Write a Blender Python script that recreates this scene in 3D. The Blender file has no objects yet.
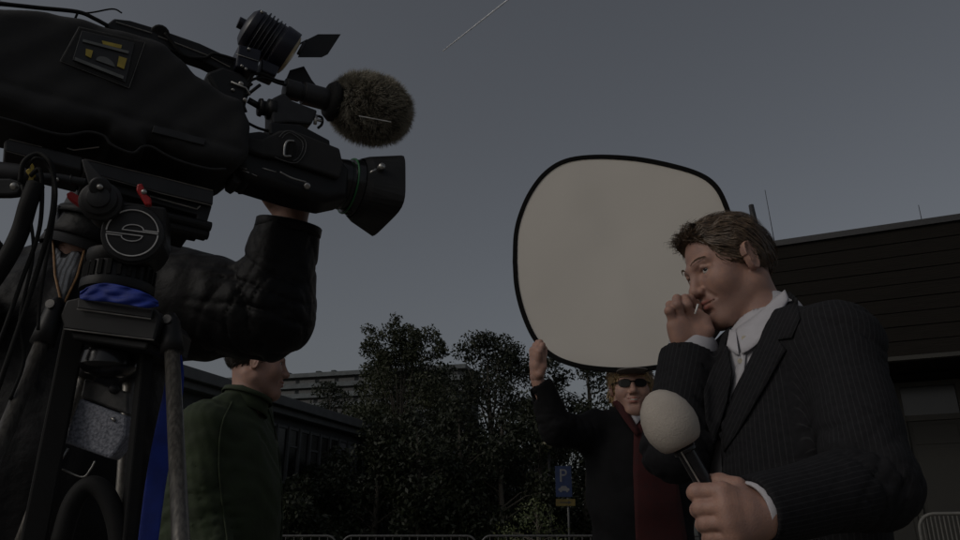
import bpy, math, random
import numpy as np
from mathutils import Vector, Matrix
from mathutils.geometry import delaunay_2d_cdt
random.seed(7); RNG = np.random.default_rng(7)
SC = bpy.context.scene; COL = SC.collection
V = lambda *a: np.array(a, dtype=float)
def nrm(v): v = np.asarray(v, float); return v / (np.linalg.norm(v) + 1e-12)

# ------------------------------------------------------------------ camera, sky, sun, exposure
CAMZ = 1.10; PITCH = math.radians(20); FPX = 746.7
cam = bpy.data.cameras.new('camera'); cam.lens = 28; cam.sensor_width = 36; cam.clip_start = .05; cam.clip_end = 6000
co = bpy.data.objects.new('camera', cam); COL.objects.link(co)
co.location = (0, 0, CAMZ); co.rotation_euler = (math.radians(90) + PITCH, 0, 0); SC.camera = co
SUN_AZ = math.radians(-122); SUN_EL = math.radians(34)            # clockwise from +Y (view direction)
world = bpy.data.worlds.new('World'); SC.world = world; world.use_nodes = True
wn = world.node_tree; bg = wn.nodes['Background']
sky = wn.nodes.new('ShaderNodeTexSky'); sky.sky_type = 'NISHITA'; sky.sun_disc = False
sky.sun_elevation = SUN_EL; sky.sun_rotation = SUN_AZ
sky.air_density = 1.0; sky.dust_density = 4.0; sky.ozone_density = 1.0; sky.altitude = 0
hs = wn.nodes.new('ShaderNodeHueSaturation'); hs.inputs['Saturation'].default_value = .36
wn.links.new(sky.outputs[0], hs.inputs['Color'])
wn.links.new(hs.outputs[0], bg.inputs['Color']); bg.inputs['Strength'].default_value = .15
sl = bpy.data.lights.new('sun', 'SUN'); sl.energy = .7; sl.angle = math.radians(10); sl.color = (1, .93, .82)
so = bpy.data.objects.new('sun', sl); COL.objects.link(so)
sd = Vector((math.sin(SUN_AZ) * math.cos(SUN_EL), math.cos(SUN_AZ) * math.cos(SUN_EL), math.sin(SUN_EL)))
so.rotation_euler = sd.to_track_quat('Z', 'Y').to_euler(); so.location = (0, 0, 30)
SC.view_settings.view_transform = 'Standard'; SC.view_settings.look = 'None'
SC.view_settings.exposure = -1.93; SC.view_settings.gamma = 1; SC.view_settings.use_curve_mapping = False

# ------------------------------------------------------------------ pixel <-> world
cp, sp = math.cos(PITCH), math.sin(PITCH)
def ray(u, v):
    x = (u - 480) / FPX; y = (270 - v) / FPX
    return V(x, cp - y * sp, sp + y * cp)
def P(u, v, Y):
    d = ray(u, v); return V(0, 0, CAMZ) + d * (Y / d[1])
def proj(p):
    q = np.atleast_2d(p) - V(0, 0, CAMZ)
    w = q[:, 1] * cp + q[:, 2] * sp; yy = -q[:, 1] * sp + q[:, 2] * cp
    return np.stack([480 + FPX * q[:, 0] / w, 270 - FPX * yy / w], 1), w

# ------------------------------------------------------------------ tagging
def tag(o, label=None, cat=None, group=None, kind=None):
    if label: o['label'] = label
    if cat: o['category'] = cat
    if group: o['group'] = group
    if kind: o['kind'] = kind
    return o
def thing(name, loc, label, cat, group=None):
    o = bpy.data.objects.new(name, None); COL.objects.link(o); o.location = tuple(loc); o.empty_display_size = .1
    return tag(o, label, cat, group)
def copy_tree(o, parent=None):
    c = o.copy(); COL.objects.link(c); c.parent = parent
    for ch in list(o.children): copy_tree(ch, c)
    return c
def root_loc(o):
    while o.parent: o = o.parent
    return np.array(o.location)
def obj(name, vf, mat, parent=None, smooth=False, loc=None, bevel=0, solid=0, attrs=None, sub=0):
    vs, fs = vf[0], vf[1]
    base = root_loc(parent) if parent else (np.asarray(loc, float) if loc is not None else V(0, 0, 0))
    vs = np.asarray(vs, float) - base
    me = bpy.data.meshes.new(name); me.from_pydata(vs.tolist(), [], [list(map(int, f)) for f in fs] if not isinstance(fs, np.ndarray) else fs.tolist())
    if smooth: me.shade_smooth()
    me.materials.append(mat)
    for k, a in (attrs or {}).items():
        if np.ndim(a) == 1:
            at = me.attributes.new(k, 'FLOAT', 'POINT'); at.data.foreach_set('value', np.asarray(a, np.float32))
    o = bpy.data.objects.new(name, me); COL.objects.link(o)
    if parent: o.parent = parent
    else: o.location = tuple(base)
    if solid:
        m = o.modifiers.new('solid', 'SOLIDIFY'); m.thickness = solid; m.offset = 0
    if bevel:
        m = o.modifiers.new('bevel', 'BEVEL'); m.width = bevel; m.segments = 2; m.limit_method = 'ANGLE'; m.angle_limit = .6
    if sub:
        m = o.modifiers.new('sub', 'SUBSURF'); m.levels = sub; m.render_levels = sub
    return o

# ------------------------------------------------------------------ mesh collector
class MB:
    def __init__(s, M=None): s.v = []; s.f = []; s.M = M
    def _t(s, p):
        p = np.atleast_2d(np.asarray(p, float))
        return p if s.M is None else p @ s.M[:3, :3].T + s.M[:3, 3]
    def add(s, pts, faces):
        n = len(s.v); s.v += s._t(pts).tolist(); s.f += [[i + n for i in f] for f in faces]; return s
    def box(s, c, size, R=None):
        h = np.asarray(size, float) / 2
        p = np.array([[x, y, z] for x in (-1, 1) for y in (-1, 1) for z in (-1, 1)]) * h
        if R is not None: p = p @ np.asarray(R, float)
        p = p + np.asarray(c, float)
        return s.add(p, [(0, 1, 3, 2), (4, 6, 7, 5), (0, 4, 5, 1), (2, 3, 7, 6), (0, 2, 6, 4), (1, 5, 7, 3)])
    def bar(s, a, b, w, h, up=(0, 0, 1)):
        a = np.asarray(a, float); b = np.asarray(b, float); d = nrm(b - a)
        x = np.cross(d, up); x = nrm(x) if np.linalg.norm(x) > 1e-5 else V(1, 0, 0); z = np.cross(x, d)
        q = [(-w / 2, -h / 2), (w / 2, -h / 2), (w / 2, h / 2), (-w / 2, h / 2)]
        pts = [a + x * i + z * j for i, j in q] + [b + x * i + z * j for i, j in q]
        return s.add(pts, [(3, 2, 1, 0), (4, 5, 6, 7), (0, 1, 5, 4), (1, 2, 6, 5), (2, 3, 7, 6), (3, 0, 4, 7)])
    def tube(s, pts, r, n=10, cap=True):
        pts = np.asarray(pts, float); m = len(pts)
        r = np.full(m, r, float) if np.isscalar(r) else np.asarray(r, float)
        t0 = nrm(pts[1] - pts[0]); ref = V(0, 0, 1) if abs(t0[2]) < .9 else V(1, 0, 0)
        x = nrm(np.cross(t0, ref)); out = []
        for i in range(m):
            t = nrm((pts[min(i + 1, m - 1)] - pts[i]) if i == 0 else (pts[i] - pts[i - 1]) if i == m - 1 else nrm(pts[i + 1] - pts[i]) + nrm(pts[i] - pts[i - 1]))
            x = nrm(x - t * np.dot(x, t)); y = np.cross(t, x)
            for k in range(n):
                a = 2 * math.pi * k / n; out.append(pts[i] + r[i] * (x * math.cos(a) + y * math.sin(a)))
        fs = [(i * n + k, i * n + (k + 1) % n, (i + 1) * n + (k + 1) % n, (i + 1) * n + k) for i in range(m - 1) for k in range(n)]
        if cap: fs += [tuple(range(n - 1, -1, -1)), tuple((m - 1) * n + k for k in range(n))]
        return s.add(out, fs)
    def lathe(s, a, b, prof, n=28):
        """profile [(t along a->b in metres, radius)]"""
        a = np.asarray(a, float); d = nrm(np.asarray(b, float) - a)
        return s.tube([a + d * t for t, _ in prof] if len(set(t for t, _ in prof)) == len(prof) else [a + d * (t + 1e-5 * i) for i, (t, _) in enumerate(prof)], [q for _, q in prof], n)
    def prism(s, front, off):
        f = np.asarray(front, float); n = len(f); b = f + np.asarray(off, float)
        return s.add(np.vstack([f, b]), [tuple(range(n - 1, -1, -1)), tuple(range(n, 2 * n))] + [(i, (i + 1) % n, n + (i + 1) % n, n + i) for i in range(n)])
    def out(s): return s.v, s.f
    def build(s, name, mat, parent=None, **k): return obj(name, s.out(), mat, parent, **k)

def curve(pts, n=8):
    """Catmull-Rom through points"""
    p = np.asarray(pts, float); p = np.vstack([2 * p[0] - p[1], p, 2 * p[-1] - p[-2]]); o = []
    for i in range(1, len(p) - 2):
        for t in np.linspace(0, 1, n, endpoint=False):
            o.append(.5 * ((2 * p[i]) + (-p[i - 1] + p[i + 1]) * t + (2 * p[i - 1] - 5 * p[i] + 4 * p[i + 1] - p[i + 2]) * t * t + (-p[i - 1] + 3 * p[i] - 3 * p[i + 1] + p[i + 2]) * t ** 3))
    o.append(p[-2]); return np.array(o)

# ------------------------------------------------------------------ signed distance modelling
def cap_(a, b, ra, rb=None):
    a = np.asarray(a, float); b = np.asarray(b, float); rb = ra if rb is None else rb; ba = b - a; L = ba @ ba + 1e-12
    def f(p):
        h = np.clip(((p - a) @ ba) / L, 0, 1)
        return np.linalg.norm(p - a - h[:, None] * ba, axis=1) - (ra + (rb - ra) * h)
    return f
def flatcap(a, b, ra, rb):
    c = cap_(a, b, ra, rb); n = nrm(np.asarray(b, float) - a); b = np.asarray(b, float)
    return lambda p: np.maximum(c(p), (p - b) @ n)
def ell(c, r, R=None):
    c = np.asarray(c, float); r = np.asarray(r, float)
    def f(p):
        q = p - c
        if R is not None: q = q @ R
        k0 = np.linalg.norm(q / r, axis=1); k1 = np.linalg.norm(q / r ** 2, axis=1) + 1e-9
        return k0 * (k0 - 1) / k1
    return f
def rbox(c, h, r=0, R=None):
    c = np.asarray(c, float); h = np.asarray(h, float) - r
    def f(p):
        q = p - c
        if R is not None: q = q @ R
        q = np.abs(q) - h
        return np.linalg.norm(np.maximum(q, 0), axis=1) + np.minimum(q.max(1), 0) - r
    return f
def poly2(poly):
    poly = np.asarray(poly, float)
    def f(q):
        d = np.full(len(q), 1e9); s = np.ones(len(q)); n = len(poly)
        for i in range(n):
            a = poly[i]; b = poly[i - 1]; e = b - a; w = q - a
            t = np.clip((w @ e) / (e @ e + 1e-12), 0, 1); r = w - t[:, None] * e
            d = np.minimum(d, (r * r).sum(1))
            c1 = q[:, 1] >= a[1]; c2 = q[:, 1] < b[1]; c3 = e[0] * w[:, 1] > e[1] * w[:, 0]
            fl = (c1 & c2 & c3) | (~c1 & ~c2 & ~c3); s = np.where(fl, -s, s)
        return s * np.sqrt(d)
    return f
def pixpoly(poly):
    g = poly2(poly)
    def f(p):
        q, w = proj(p); return g(q) * w / FPX
    return f
class Sdf:
    def __init__(s): s.ops = []; s.disp = None
    def add(s, f, k=0): s.ops.append((0, f, k)); return s
    def sub(s, f, k=0): s.ops.append((1, f, k)); return s
    def __call__(s, p):
        p = np.asarray(p, float); d = np.full(len(p), 1e3)
        for op, f, k in s.ops:
            e = f(p)
            if op == 0:
                if k > 0: h = np.maximum(k - np.abs(d - e), 0) / k; d = np.minimum(d, e) - h * h * k / 4
                else: d = np.minimum(d, e)
            else:
                e = -e
                if k > 0: h = np.maximum(k - np.abs(d - e), 0) / k; d = np.maximum(d, e) + h * h * k / 4
                else: d = np.maximum(d, e)
        if s.disp is not None: d = d + s.disp(p)
        return d
def mesh_sdf(S, lo, hi, h):
    lo = np.asarray(lo, float); hi = np.asarray(hi, float); B = 4
    nc = np.ceil((hi - lo) / (h * B)).astype(int) + 1
    g = np.stack(np.meshgrid(*[np.arange(n) for n in nc], indexing='ij'), -1)
    cpnt = lo + (g.reshape(-1, 3) + .5) * h * B
    dc = S(cpnt).reshape(nc)
    n = nc * B + 1
    F = np.repeat(np.repeat(np.repeat(np.where(dc < 0, -1., 1.), B, 0), B, 1), B, 2)
    F = np.pad(F, ((0, 1),) * 3, mode='edge')
    near = np.abs(dc) < h * B * 1.6
    mk = np.repeat(np.repeat(np.repeat(near, B, 0), B, 1), B, 2); mk = np.pad(mk, ((0, 1),) * 3, mode='edge')
    m2 = mk.copy()
    m2[1:] |= mk[:-1]; m2[:, 1:] |= mk[:, :-1]; m2[:, :, 1:] |= mk[:, :, :-1]
    idx = np.argwhere(m2); 
    for c in range(0, len(idx), 400000):
        ii = idx[c:c + 400000]; F[ii[:, 0], ii[:, 1], ii[:, 2]] = S(lo + ii * h)
    s = F < 0; a = s[:-1, :-1, :-1]; allm = a.copy(); anym = a.copy(); 
    for dx in (0, 1):
        for dy in (0, 1):
            for dz in (0, 1):
                c = s[dx:s.shape[0] - 1 + dx, dy:s.shape[1] - 1 + dy, dz:s.shape[2] - 1 + dz]; allm = allm & c; anym = anym | c
    cells = np.argwhere(anym & ~allm)
    if len(cells) == 0: return np.zeros((0, 3)), np.zeros((0, 4), int)
    acc = np.zeros((len(cells), 3)); cnt = np.zeros(len(cells))
    cor = [(x, y, z) for x in (0, 1) for y in (0, 1) for z in (0, 1)]
    for ca in cor:
        for ax in range(3):
            if ca[ax]: continue
            cb = list(ca); cb[ax] = 1
            ia = cells + ca; ib = cells + cb
            fa = F[ia[:, 0], ia[:, 1], ia[:, 2]]; fb = F[ib[:, 0], ib[:, 1], ib[:, 2]]
            cr = (fa < 0) != (fb < 0); t = np.where(cr, fa / np.where(cr, fa - fb, 1), 0)
            pt = ia + 0.; pt[:, ax] += t
            acc += pt * cr[:, None]; cnt += cr
    vs = lo + acc / cnt[:, None] * h
    num = np.full(tuple(np.array(s.shape) - 1), -1, int); num[cells[:, 0], cells[:, 1], cells[:, 2]] = np.arange(len(cells))
    fs = []
    for ax in range(3):
        u, w = (ax + 1) % 3, (ax + 2) % 3
        sl0 = [slice(None)] * 3; sl1 = [slice(None)] * 3; sl0[ax] = slice(0, -1); sl1[ax] = slice(1, None)
        A = s[tuple(sl0)]; Bq = s[tuple(sl1)]; e = np.argwhere(A != Bq)
        e = e[(e[:, u] > 0) & (e[:, w] > 0) & (e[:, u] < s.shape[u] - 1) & (e[:, w] < s.shape[w] - 1)]
        flip = A[e[:, 0], e[:, 1], e[:, 2]]
        q = []
        for du, dw in ((1, 1), (0, 1), (0, 0), (1, 0)):
            c = e.copy(); c[:, u] -= du; c[:, w] -= dw; q.append(num[c[:, 0], c[:, 1], c[:, 2]])
        q = np.stack(q, 1); q = np.where(flip[:, None], q, q[:, ::-1]); fs.append(q)
    fs = np.vstack(fs); fs = fs[(fs >= 0).all(1)]
    return vs, fs
def joinvf(*l):
    vs = []; fs = []; n = 0
    for v, f in l:
        vs += np.asarray(v).tolist(); fs += [[int(i) + n for i in q] for q in f]; n = len(vs)
    return vs, fs
def wrinkle(amp, sc=30, seed=0):
    r = np.random.default_rng(seed); ks = r.normal(size=(5, 3)); ph = r.uniform(0, 6, 5)
    def f(p):
        w = np.sin(p @ (ks[0] * sc * .4) + ph[0]) + np.sin(p @ (ks[1] * sc * .5) + ph[1])
        return amp * (np.sin(p @ (ks[2] * sc) + 1.6 * w + ph[2]) * .6 + np.sin(p @ (ks[3] * sc * 1.7) + w + ph[3]) * .4)
    return f
def folds(a, b, amp, lam=.034, centre=.8, width=.4, seed=0):
    """sharp creases running round a limb, strongest near one place along it"""
    a = np.asarray(a, float); b = np.asarray(b, float); ba = b - a; L = np.linalg.norm(ba); n = ba / L; x = nrm(np.cross(n, (.3, .5, .8))); y = np.cross(n, x)
    r = np.random.default_rng(seed); ph = r.uniform(0, 6, 6)
    def f(p):
        w = p - a; t = w @ n; rad = w - t[:, None] * n; an = np.arctan2(rad @ y, rad @ x); dist = np.linalg.norm(rad, axis=1)
        phi = math.pi * t / lam + 1.3 * np.sin(an + ph[0]) + .9 * np.sin(2 * an + ph[1] + t * 18) + .7 * np.sin(t * 31 + ph[2])
        phi2 = math.pi * t / (lam * 1.7) - 1.8 * np.sin(an + ph[3]) + .8 * np.sin(3 * an + ph[4])
        g = (1 - np.abs(np.sin(phi))) ** 3.5 + .9 * (1 - np.abs(np.sin(phi2))) ** 4
        m = .5 + .5 * np.sin(an * 1.0 + t * 14 + ph[5])
        win = np.exp(-((t / L - centre) / width) ** 2) * np.clip(1.6 - dist / .11, 0, 1)
        return amp * (g - .15) * (.25 + .75 * m) * win
    return f
def drape(poly, S, t0, step, off, tmax=3.0):
    """cut a sheet of the outline, step px, laid on surface S as seen; returns world verts/faces"""
    poly = np.asarray(poly, float); g = poly2(poly)
    bp = []
    for i in range(len(poly)):
        a = poly[i - 1]; b = poly[i]; m = max(1, int(np.linalg.norm(b - a) / step)); bp += [a + (b - a) * t / m for t in range(m)]
    xs = np.arange(poly[:, 0].min(), poly[:, 0].max(), step); ys = np.arange(poly[:, 1].min(), poly[:, 1].max(), step)
    gr = np.stack(np.meshgrid(xs, ys), -1).reshape(-1, 2); gr = gr[g(gr) < -step * .5]
    pts = np.vstack([bp, gr]); nb = len(bp)
    vv, _, ff, _, _, _ = delaunay_2d_cdt([Vector(q) for q in pts], [(i, (i + 1) % nb) for i in range(nb)], [], 1, 1e-4)
    pts = np.array([tuple(q) for q in vv]); D = np.array([nrm(ray(u, v)) for u, v in pts]); t = np.full(len(pts), float(t0))
    for _ in range(90):
        d = S(V(0, 0, CAMZ) + D * t[:, None]); t = t + np.clip(d, -.02, .05) * .7
    ok = (t < tmax) & (np.abs(S(V(0, 0, CAMZ) + D * t[:, None])) < .008)
    if ok.any():
        gi = np.where(ok)[0]; bad = np.where(~ok)[0]
        for i in bad: t[i] = t[gi[((pts[gi] - pts[i]) ** 2).sum(1).argmin()]]
    return V(0, 0, CAMZ) + D * (t - off)[:, None], ff

# ------------------------------------------------------------------ materials
def mat(name, col, rough=.6, metal=0, var=.18, ns=30, bump=.15, bs=200, bd=.002, spec=.5, coat=0, col2=None, stretch=None, alpha=None):
    m = bpy.data.materials.new(name); m.use_nodes = True; nt = m.node_tree; b = nt.nodes['Principled BSDF']
    tc = nt.nodes.new('ShaderNodeTexCoord'); src = tc.outputs['Object']
    if stretch:
        mp = nt.nodes.new('ShaderNodeMapping'); mp.inputs['Scale'].default_value = stretch; nt.links.new(src, mp.inputs[0]); src = mp.outputs[0]
    n1 = nt.nodes.new('ShaderNodeTexNoise'); n1.inputs['Scale'].default_value = ns; n1.inputs['Detail'].default_value = 6; nt.links.new(src, n1.inputs[0])
    cr = nt.nodes.new('ShaderNodeMix'); cr.data_type = 'RGBA'
    c2 = col2 or tuple(min(1, c * (1 + var) + var * .002) for c in col); c1 = col if col2 else tuple(c * (1 - var) for c in col)
    cr.inputs[6].default_value = (*c1, 1); cr.inputs[7].default_value = (*c2, 1)
    mr = nt.nodes.new('ShaderNodeMapRange'); mr.inputs[1].default_value = .35; mr.inputs[2].default_value = .65
    nt.links.new(n1.outputs[0], mr.inputs[0]); nt.links.new(mr.outputs[0], cr.inputs[0]); nt.links.new(cr.outputs[2], b.inputs['Base Color'])
    rr = nt.nodes.new('ShaderNodeMapRange'); rr.inputs[3].default_value = max(.05, rough - .12); rr.inputs[4].default_value = min(1, rough + .12)
    nt.links.new(n1.outputs[0], rr.inputs[0]); nt.links.new(rr.outputs[0], b.inputs['Roughness'])
    b.inputs['Metallic'].default_value = metal; b.inputs['Specular IOR Level'].default_value = spec; b.inputs['Coat Weight'].default_value = coat
    if bump:
        n2 = nt.nodes.new('ShaderNodeTexNoise'); n2.inputs['Scale'].default_value = bs; n2.inputs['Detail'].default_value = 4; nt.links.new(src, n2.inputs[0])
        bp = nt.nodes.new('ShaderNodeBump'); bp.inputs['Strength'].default_value = bump; bp.inputs['Distance'].default_value = bd
        nt.links.new(n2.outputs[0], bp.inputs['Height']); nt.links.new(bp.outputs[0], b.inputs['Normal'])
    m['mix'] = cr.name
    return m
def attr_mix(m, attr, col, amount=1.0, lo=0, hi=1):
    """blend another base colour where a mesh attribute says so"""
    nt = m.node_tree; b = nt.nodes['Principled BSDF']; prev = b.inputs['Base Color'].links[0].from_socket
    a = nt.nodes.new('ShaderNodeAttribute'); a.attribute_name = attr
    mr = nt.nodes.new('ShaderNodeMapRange'); mr.inputs[1].default_value = lo; mr.inputs[2].default_value = hi; mr.inputs[4].default_value = amount
    nt.links.new(a.outputs['Fac'], mr.inputs[0])
    x = nt.nodes.new('ShaderNodeMix'); x.data_type = 'RGBA'; x.inputs[7].default_value = (*col, 1)
    nt.links.new(mr.outputs[0], x.inputs[0]); nt.links.new(prev, x.inputs[6]); nt.links.new(x.outputs[2], b.inputs['Base Color'])
    return m
def stripes(m, col, spacing, width=.14, attr='arc', amount=.8):
    nt = m.node_tree; b = nt.nodes['Principled BSDF']; prev = b.inputs['Base Color'].links[0].from_socket
    a = nt.nodes.new('ShaderNodeAttribute'); a.attribute_name = attr
    k = nt.nodes.new('ShaderNodeMath'); k.operation = 'MULTIPLY'; k.inputs[1].default_value = 1 / spacing; nt.links.new(a.outputs['Fac'], k.inputs[0])
    fr = nt.nodes.new('ShaderNodeMath'); fr.operation = 'FRACT'; nt.links.new(k.outputs[0], fr.inputs[0])
    lt = nt.nodes.new('ShaderNodeMath'); lt.operation = 'LESS_THAN'; lt.inputs[1].default_value = width; nt.links.new(fr.outputs[0], lt.inputs[0])
    se = nt.nodes.new('ShaderNodeAttribute'); se.attribute_name = 'seam'; iv = nt.nodes.new('ShaderNodeMath'); iv.operation = 'SUBTRACT'; iv.inputs[0].default_value = 1; iv.use_clamp = True; nt.links.new(se.outputs['Fac'], iv.inputs[1])
    l2 = nt.nodes.new('ShaderNodeMath'); l2.operation = 'MULTIPLY'; nt.links.new(lt.outputs[0], l2.inputs[0]); nt.links.new(iv.outputs[0], l2.inputs[1]); lt = l2
    am = nt.nodes.new('ShaderNodeMath'); am.operation = 'MULTIPLY'; am.inputs[1].default_value = amount; nt.links.new(lt.outputs[0], am.inputs[0])
    x = nt.nodes.new('ShaderNodeMix'); x.data_type = 'RGBA'; x.inputs[7].default_value = (*col, 1)
    nt.links.new(am.outputs[0], x.inputs[0]); nt.links.new(prev, x.inputs[6]); nt.links.new(x.outputs[2], b.inputs['Base Color']); return m
M = {}
M['cover'] = mat('black_padded_fabric', (.022, .022, .023), .85, ns=60, bump=.5, bs=900, bd=.0008)
M['plastic'] = mat('black_plastic', (.010, .010, .011), .5, ns=25, bump=.12, bs=500, bd=.0006, spec=.35)
M['gloss'] = mat('gloss_black', (.012, .012, .014), .22, ns=15, bump=.04, bs=200)
M['navy'] = mat('navy_black_enamel', (.008, .009, .02), .38, ns=25, bump=.1, bs=400, bd=.0006)
M['rubber'] = mat('black_rubber', (.010, .010, .010), .75, ns=40, bump=.2, bs=600, bd=.0006, spec=.25)
M['gun'] = mat('grey_painted_metal', (.032, .032, .034), .5, .3, ns=35, bump=.1, bs=500, bd=.0005)
M['metal'] = mat('worn_steel', (.45, .44, .42), .35, .9, ns=60, bump=.12, bs=400, bd=.0005)
M['bolt'] = mat('dull_bolt_steel', (.16, .155, .15), .5, .6, ns=60, bump=.1)
M['carbon'] = mat('worn_alloy_tube', (.085, .08, .074), .36, .6, ns=300, col2=(.16, .15, .135), bump=.08, bs=160, bd=.0008, stretch=(1, 1, .07))
M['white'] = mat('white_print', (.75, .74, .72), .6, ns=50, bump=.05)
M['greyline'] = mat('grey_stitching', (.13, .13, .13), .8, ns=90, bump=.3)
M['red'] = mat('red_plastic', (.42, .012, .014), .4, ns=30, bump=.1, bs=300)
M['yellow'] = mat('yellow_tape', (.42, .32, .05), .6, ns=40, bump=.2)
M['blue'] = mat('blue_strap_fabric', (.010, .035, .30), .65, ns=40, bump=.4, bs=700, bd=.0008)
M['glasspane'] = mat('clear_vinyl', (.3, .3, .28), .15, ns=10, bump=.05)
M['green'] = mat('green_ring', (.02, .15, .045), .4, ns=30, bump=.05)
M['leather'] = mat('black_leather', (.009, .009, .010), .55, ns=14, bump=.45, bs=45, bd=.006, spec=.16)
M['knit'] = mat('grey_ribbed_knit', (.14, .15, .17), .9, ns=160, bump=.6, bs=500, bd=.002)
stripes(M['knit'], (.045, .047, .052), .0085, .42, amount=.9)
M['speckle'] = mat('speckled_grey_case', (.10, .11, .14), .6, ns=260, bump=.6, bs=300, bd=.002, col2=(.30, .31, .36))
M['brown'] = mat('brown_zip_teeth', (.22, .12, .05), .5, .4, ns=60, bump=.2)
M['skin'] = mat('skin', (.33, .20, .165), .52, ns=55, var=.10, bump=.45, bs=420, bd=.0014, spec=.35, col2=(.39, .225, .17))
attr_mix(M['skin'], 'lip', (.30, .085, .075), .8); attr_mix(M['skin'], 'beard', (.22, .135, .11), .75)
M['skin'].node_tree.nodes['Principled BSDF'].inputs['Subsurface Weight'].default_value = .12
M['skin'].node_tree.nodes['Principled BSDF'].inputs['Subsurface Radius'].default_value = (.012, .005, .003)
M['skin'].node_tree.nodes['Principled BSDF'].inputs['Subsurface Scale'].default_value = .5
M['brownhair'] = mat('brown_hair', (.055, .034, .02), .5, ns=90, col2=(.13, .085, .05), bump=.4, bs=200)
M['blondhair'] = mat('blond_hair', (.30, .19, .08), .5, ns=90, col2=(.5, .36, .18), bump=.4, bs=200)
M['darkhair'] = mat('dark_hair', (.02, .014, .01), .5, ns=90, bump=.4, bs=200)
M['eyewhite'] = mat('eye_white', (.6, .57, .54), .15, ns=10, bump=0)
M['iris'] = mat('iris', (.022, .024, .026), .12, ns=10, bump=0)
M['suit'] = mat('pinstripe_wool', (.014, .014, .016), .9, ns=120, bump=.5, bs=900, bd=.0008, spec=.15)
stripes(M['suit'], (.045, .045, .048), .0085, .16, amount=.42)
M['lapel'] = mat('lapel_wool', (.014, .014, .016), .9, ns=120, bump=.5, bs=900, bd=.0008, spec=.15)
M['shirt'] = mat('white_shirt_cotton', (.46, .45, .48), .8, ns=40, var=.05, bump=.3, bs=500, bd=.0008)
M['trouser'] = mat('dark_trousers', (.03, .03, .034), .85, ns=60, bump=.3)
M['shoe'] = mat('black_shoe_leather', (.015, .013, .012), .4, ns=20)
M['foam'] = mat('pale_foam', (.40, .36, .32), .95, ns=22, var=.07, bump=.6, bs=420, bd=.0015, spec=.15)
M['olive'] = mat('olive_green_jacket', (.022, .034, .013), .85, ns=25, bump=.4, bs=30, bd=.006)
M['blackcoat'] = mat('black_nylon_coat', (.007, .007, .008), .8, ns=25, bump=.4, bs=28, bd=.006, spec=.12)
M['redfleece'] = mat('dark_red_fleece', (.034, .0025, .003), .95, ns=50, bump=.4, bs=300)
M['cap'] = mat('grey_cap_cloth', (.13, .12, .115), .85, ns=60, bump=.4, bs=500)
M['lens'] = mat('dark_sunglass_lens', (.004, .004, .004), .35, ns=10, bump=0, spec=.2)
M['blackband'] = mat('black_binding_tape', (.006, .006, .006), .9, ns=60, bump=.3, spec=.1)
M['teeth'] = mat('teeth', (.6, .57, .5), .3, ns=20, bump=0)

# ================================================================== GROUND
M['ground'] = mat('pavement', (.17, .155, .135), .9, ns=1.5, bump=.4, bs=60, bd=.01)
M['grass'] = mat('lawn', (.045, .07, .022), .95, ns=3, bump=.6, bs=80, bd=.03)
obj('ground', ([(-3000, -3000, 0), (3000, -3000, 0), (3000, 3000, 0), (-3000, 3000, 0)], [(0, 1, 2, 3)]), M['ground'])['kind'] = 'structure'
obj('lawn', ([(-14, 16, .004), (9, 15.2, .004), (16, 60, .004), (-20, 60, .004)], [(0, 1, 2, 3)]), M['grass'])['kind'] = 'structure'

# contrail: a thin streak of ice cloud high in the sky
M['cloud'] = mat('contrail_white', (.85, .85, .88), 1, ns=.05, bump=0)
mb = MB(); a, b = P(443, 51, 1500), P(523, -12, 1650)
mb.tube([a, a + (b - a) * .3, a + (b - a) * .7, b], [1.2, 1.8, 2.2, 2.4], 8)
tag(mb.build('contrail', M['cloud'], smooth=True, loc=a), kind='stuff', label='thin white vapour trail slanting across the upper sky', cat='contrail')

# ================================================================== FAR APARTMENT BLOCK
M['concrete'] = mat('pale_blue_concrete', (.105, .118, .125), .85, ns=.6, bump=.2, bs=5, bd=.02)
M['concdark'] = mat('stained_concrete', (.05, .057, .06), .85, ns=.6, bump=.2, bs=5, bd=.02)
M['farglass'] = mat('dark_far_glass', (.03, .035, .04), .25, ns=.4, bump=0)
A0 = P(205, 378, 226); A1 = P(466, 365, 205); ZT = A1[2]; A0[2] = A1[2] = 0
r = thing('apartment_block', A0, 'long pale blue concrete apartment block with banded balconies far behind the trees', 'building')
e = nrm(A1 - A0); L = np.linalg.norm(A1 - A0); n = V(e[1], -e[0], 0)
def slab(mb, t0, t1, z0, z1, d0, d1, A=A0, e=e, n=n):
    q = [A + e * t0 + n * d0, A + e * t1 + n * d0, A + e * t1 + n * d1, A + e * t0 + n * d1]
    q = [V(p[0], p[1], z0) for p in q]; mb.prism(q, (0, 0, z1 - z0))
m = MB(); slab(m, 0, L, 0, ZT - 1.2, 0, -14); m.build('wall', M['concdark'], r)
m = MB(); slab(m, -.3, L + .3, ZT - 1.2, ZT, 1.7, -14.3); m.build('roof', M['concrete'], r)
for t, w in ((23, 4.5), (36, 1.4), (41, 1.2), (57, 3)):
    m = MB(); slab(m, t, t + w, ZT + .01, ZT + 1.3, -2, -5); m.build('roof_vent', M['concdark'], r)
FH = 2.95
for k in range(15):
    z = ZT - 1.2 - (k + 1) * FH
    if z < 0: break
    if k < 7:
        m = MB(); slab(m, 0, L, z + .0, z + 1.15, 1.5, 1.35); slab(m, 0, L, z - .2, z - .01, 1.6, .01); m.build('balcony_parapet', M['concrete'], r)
        for j in range(13):
            t = 1 + j * (L - 2) / 13
            m = MB(); slab(m, t, t + (L - 2) / 13 - 1.3, z + .3, z + 2.4, .06, .012); m.build('window', M['farglass'], r)
m = MB()
for k in range(7, 15):
    z = ZT - 1.2 - (k + 1) * FH
    if z > .5: slab(m, 0, L, z, z + 1.15, 1.5, 1.35)
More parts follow.
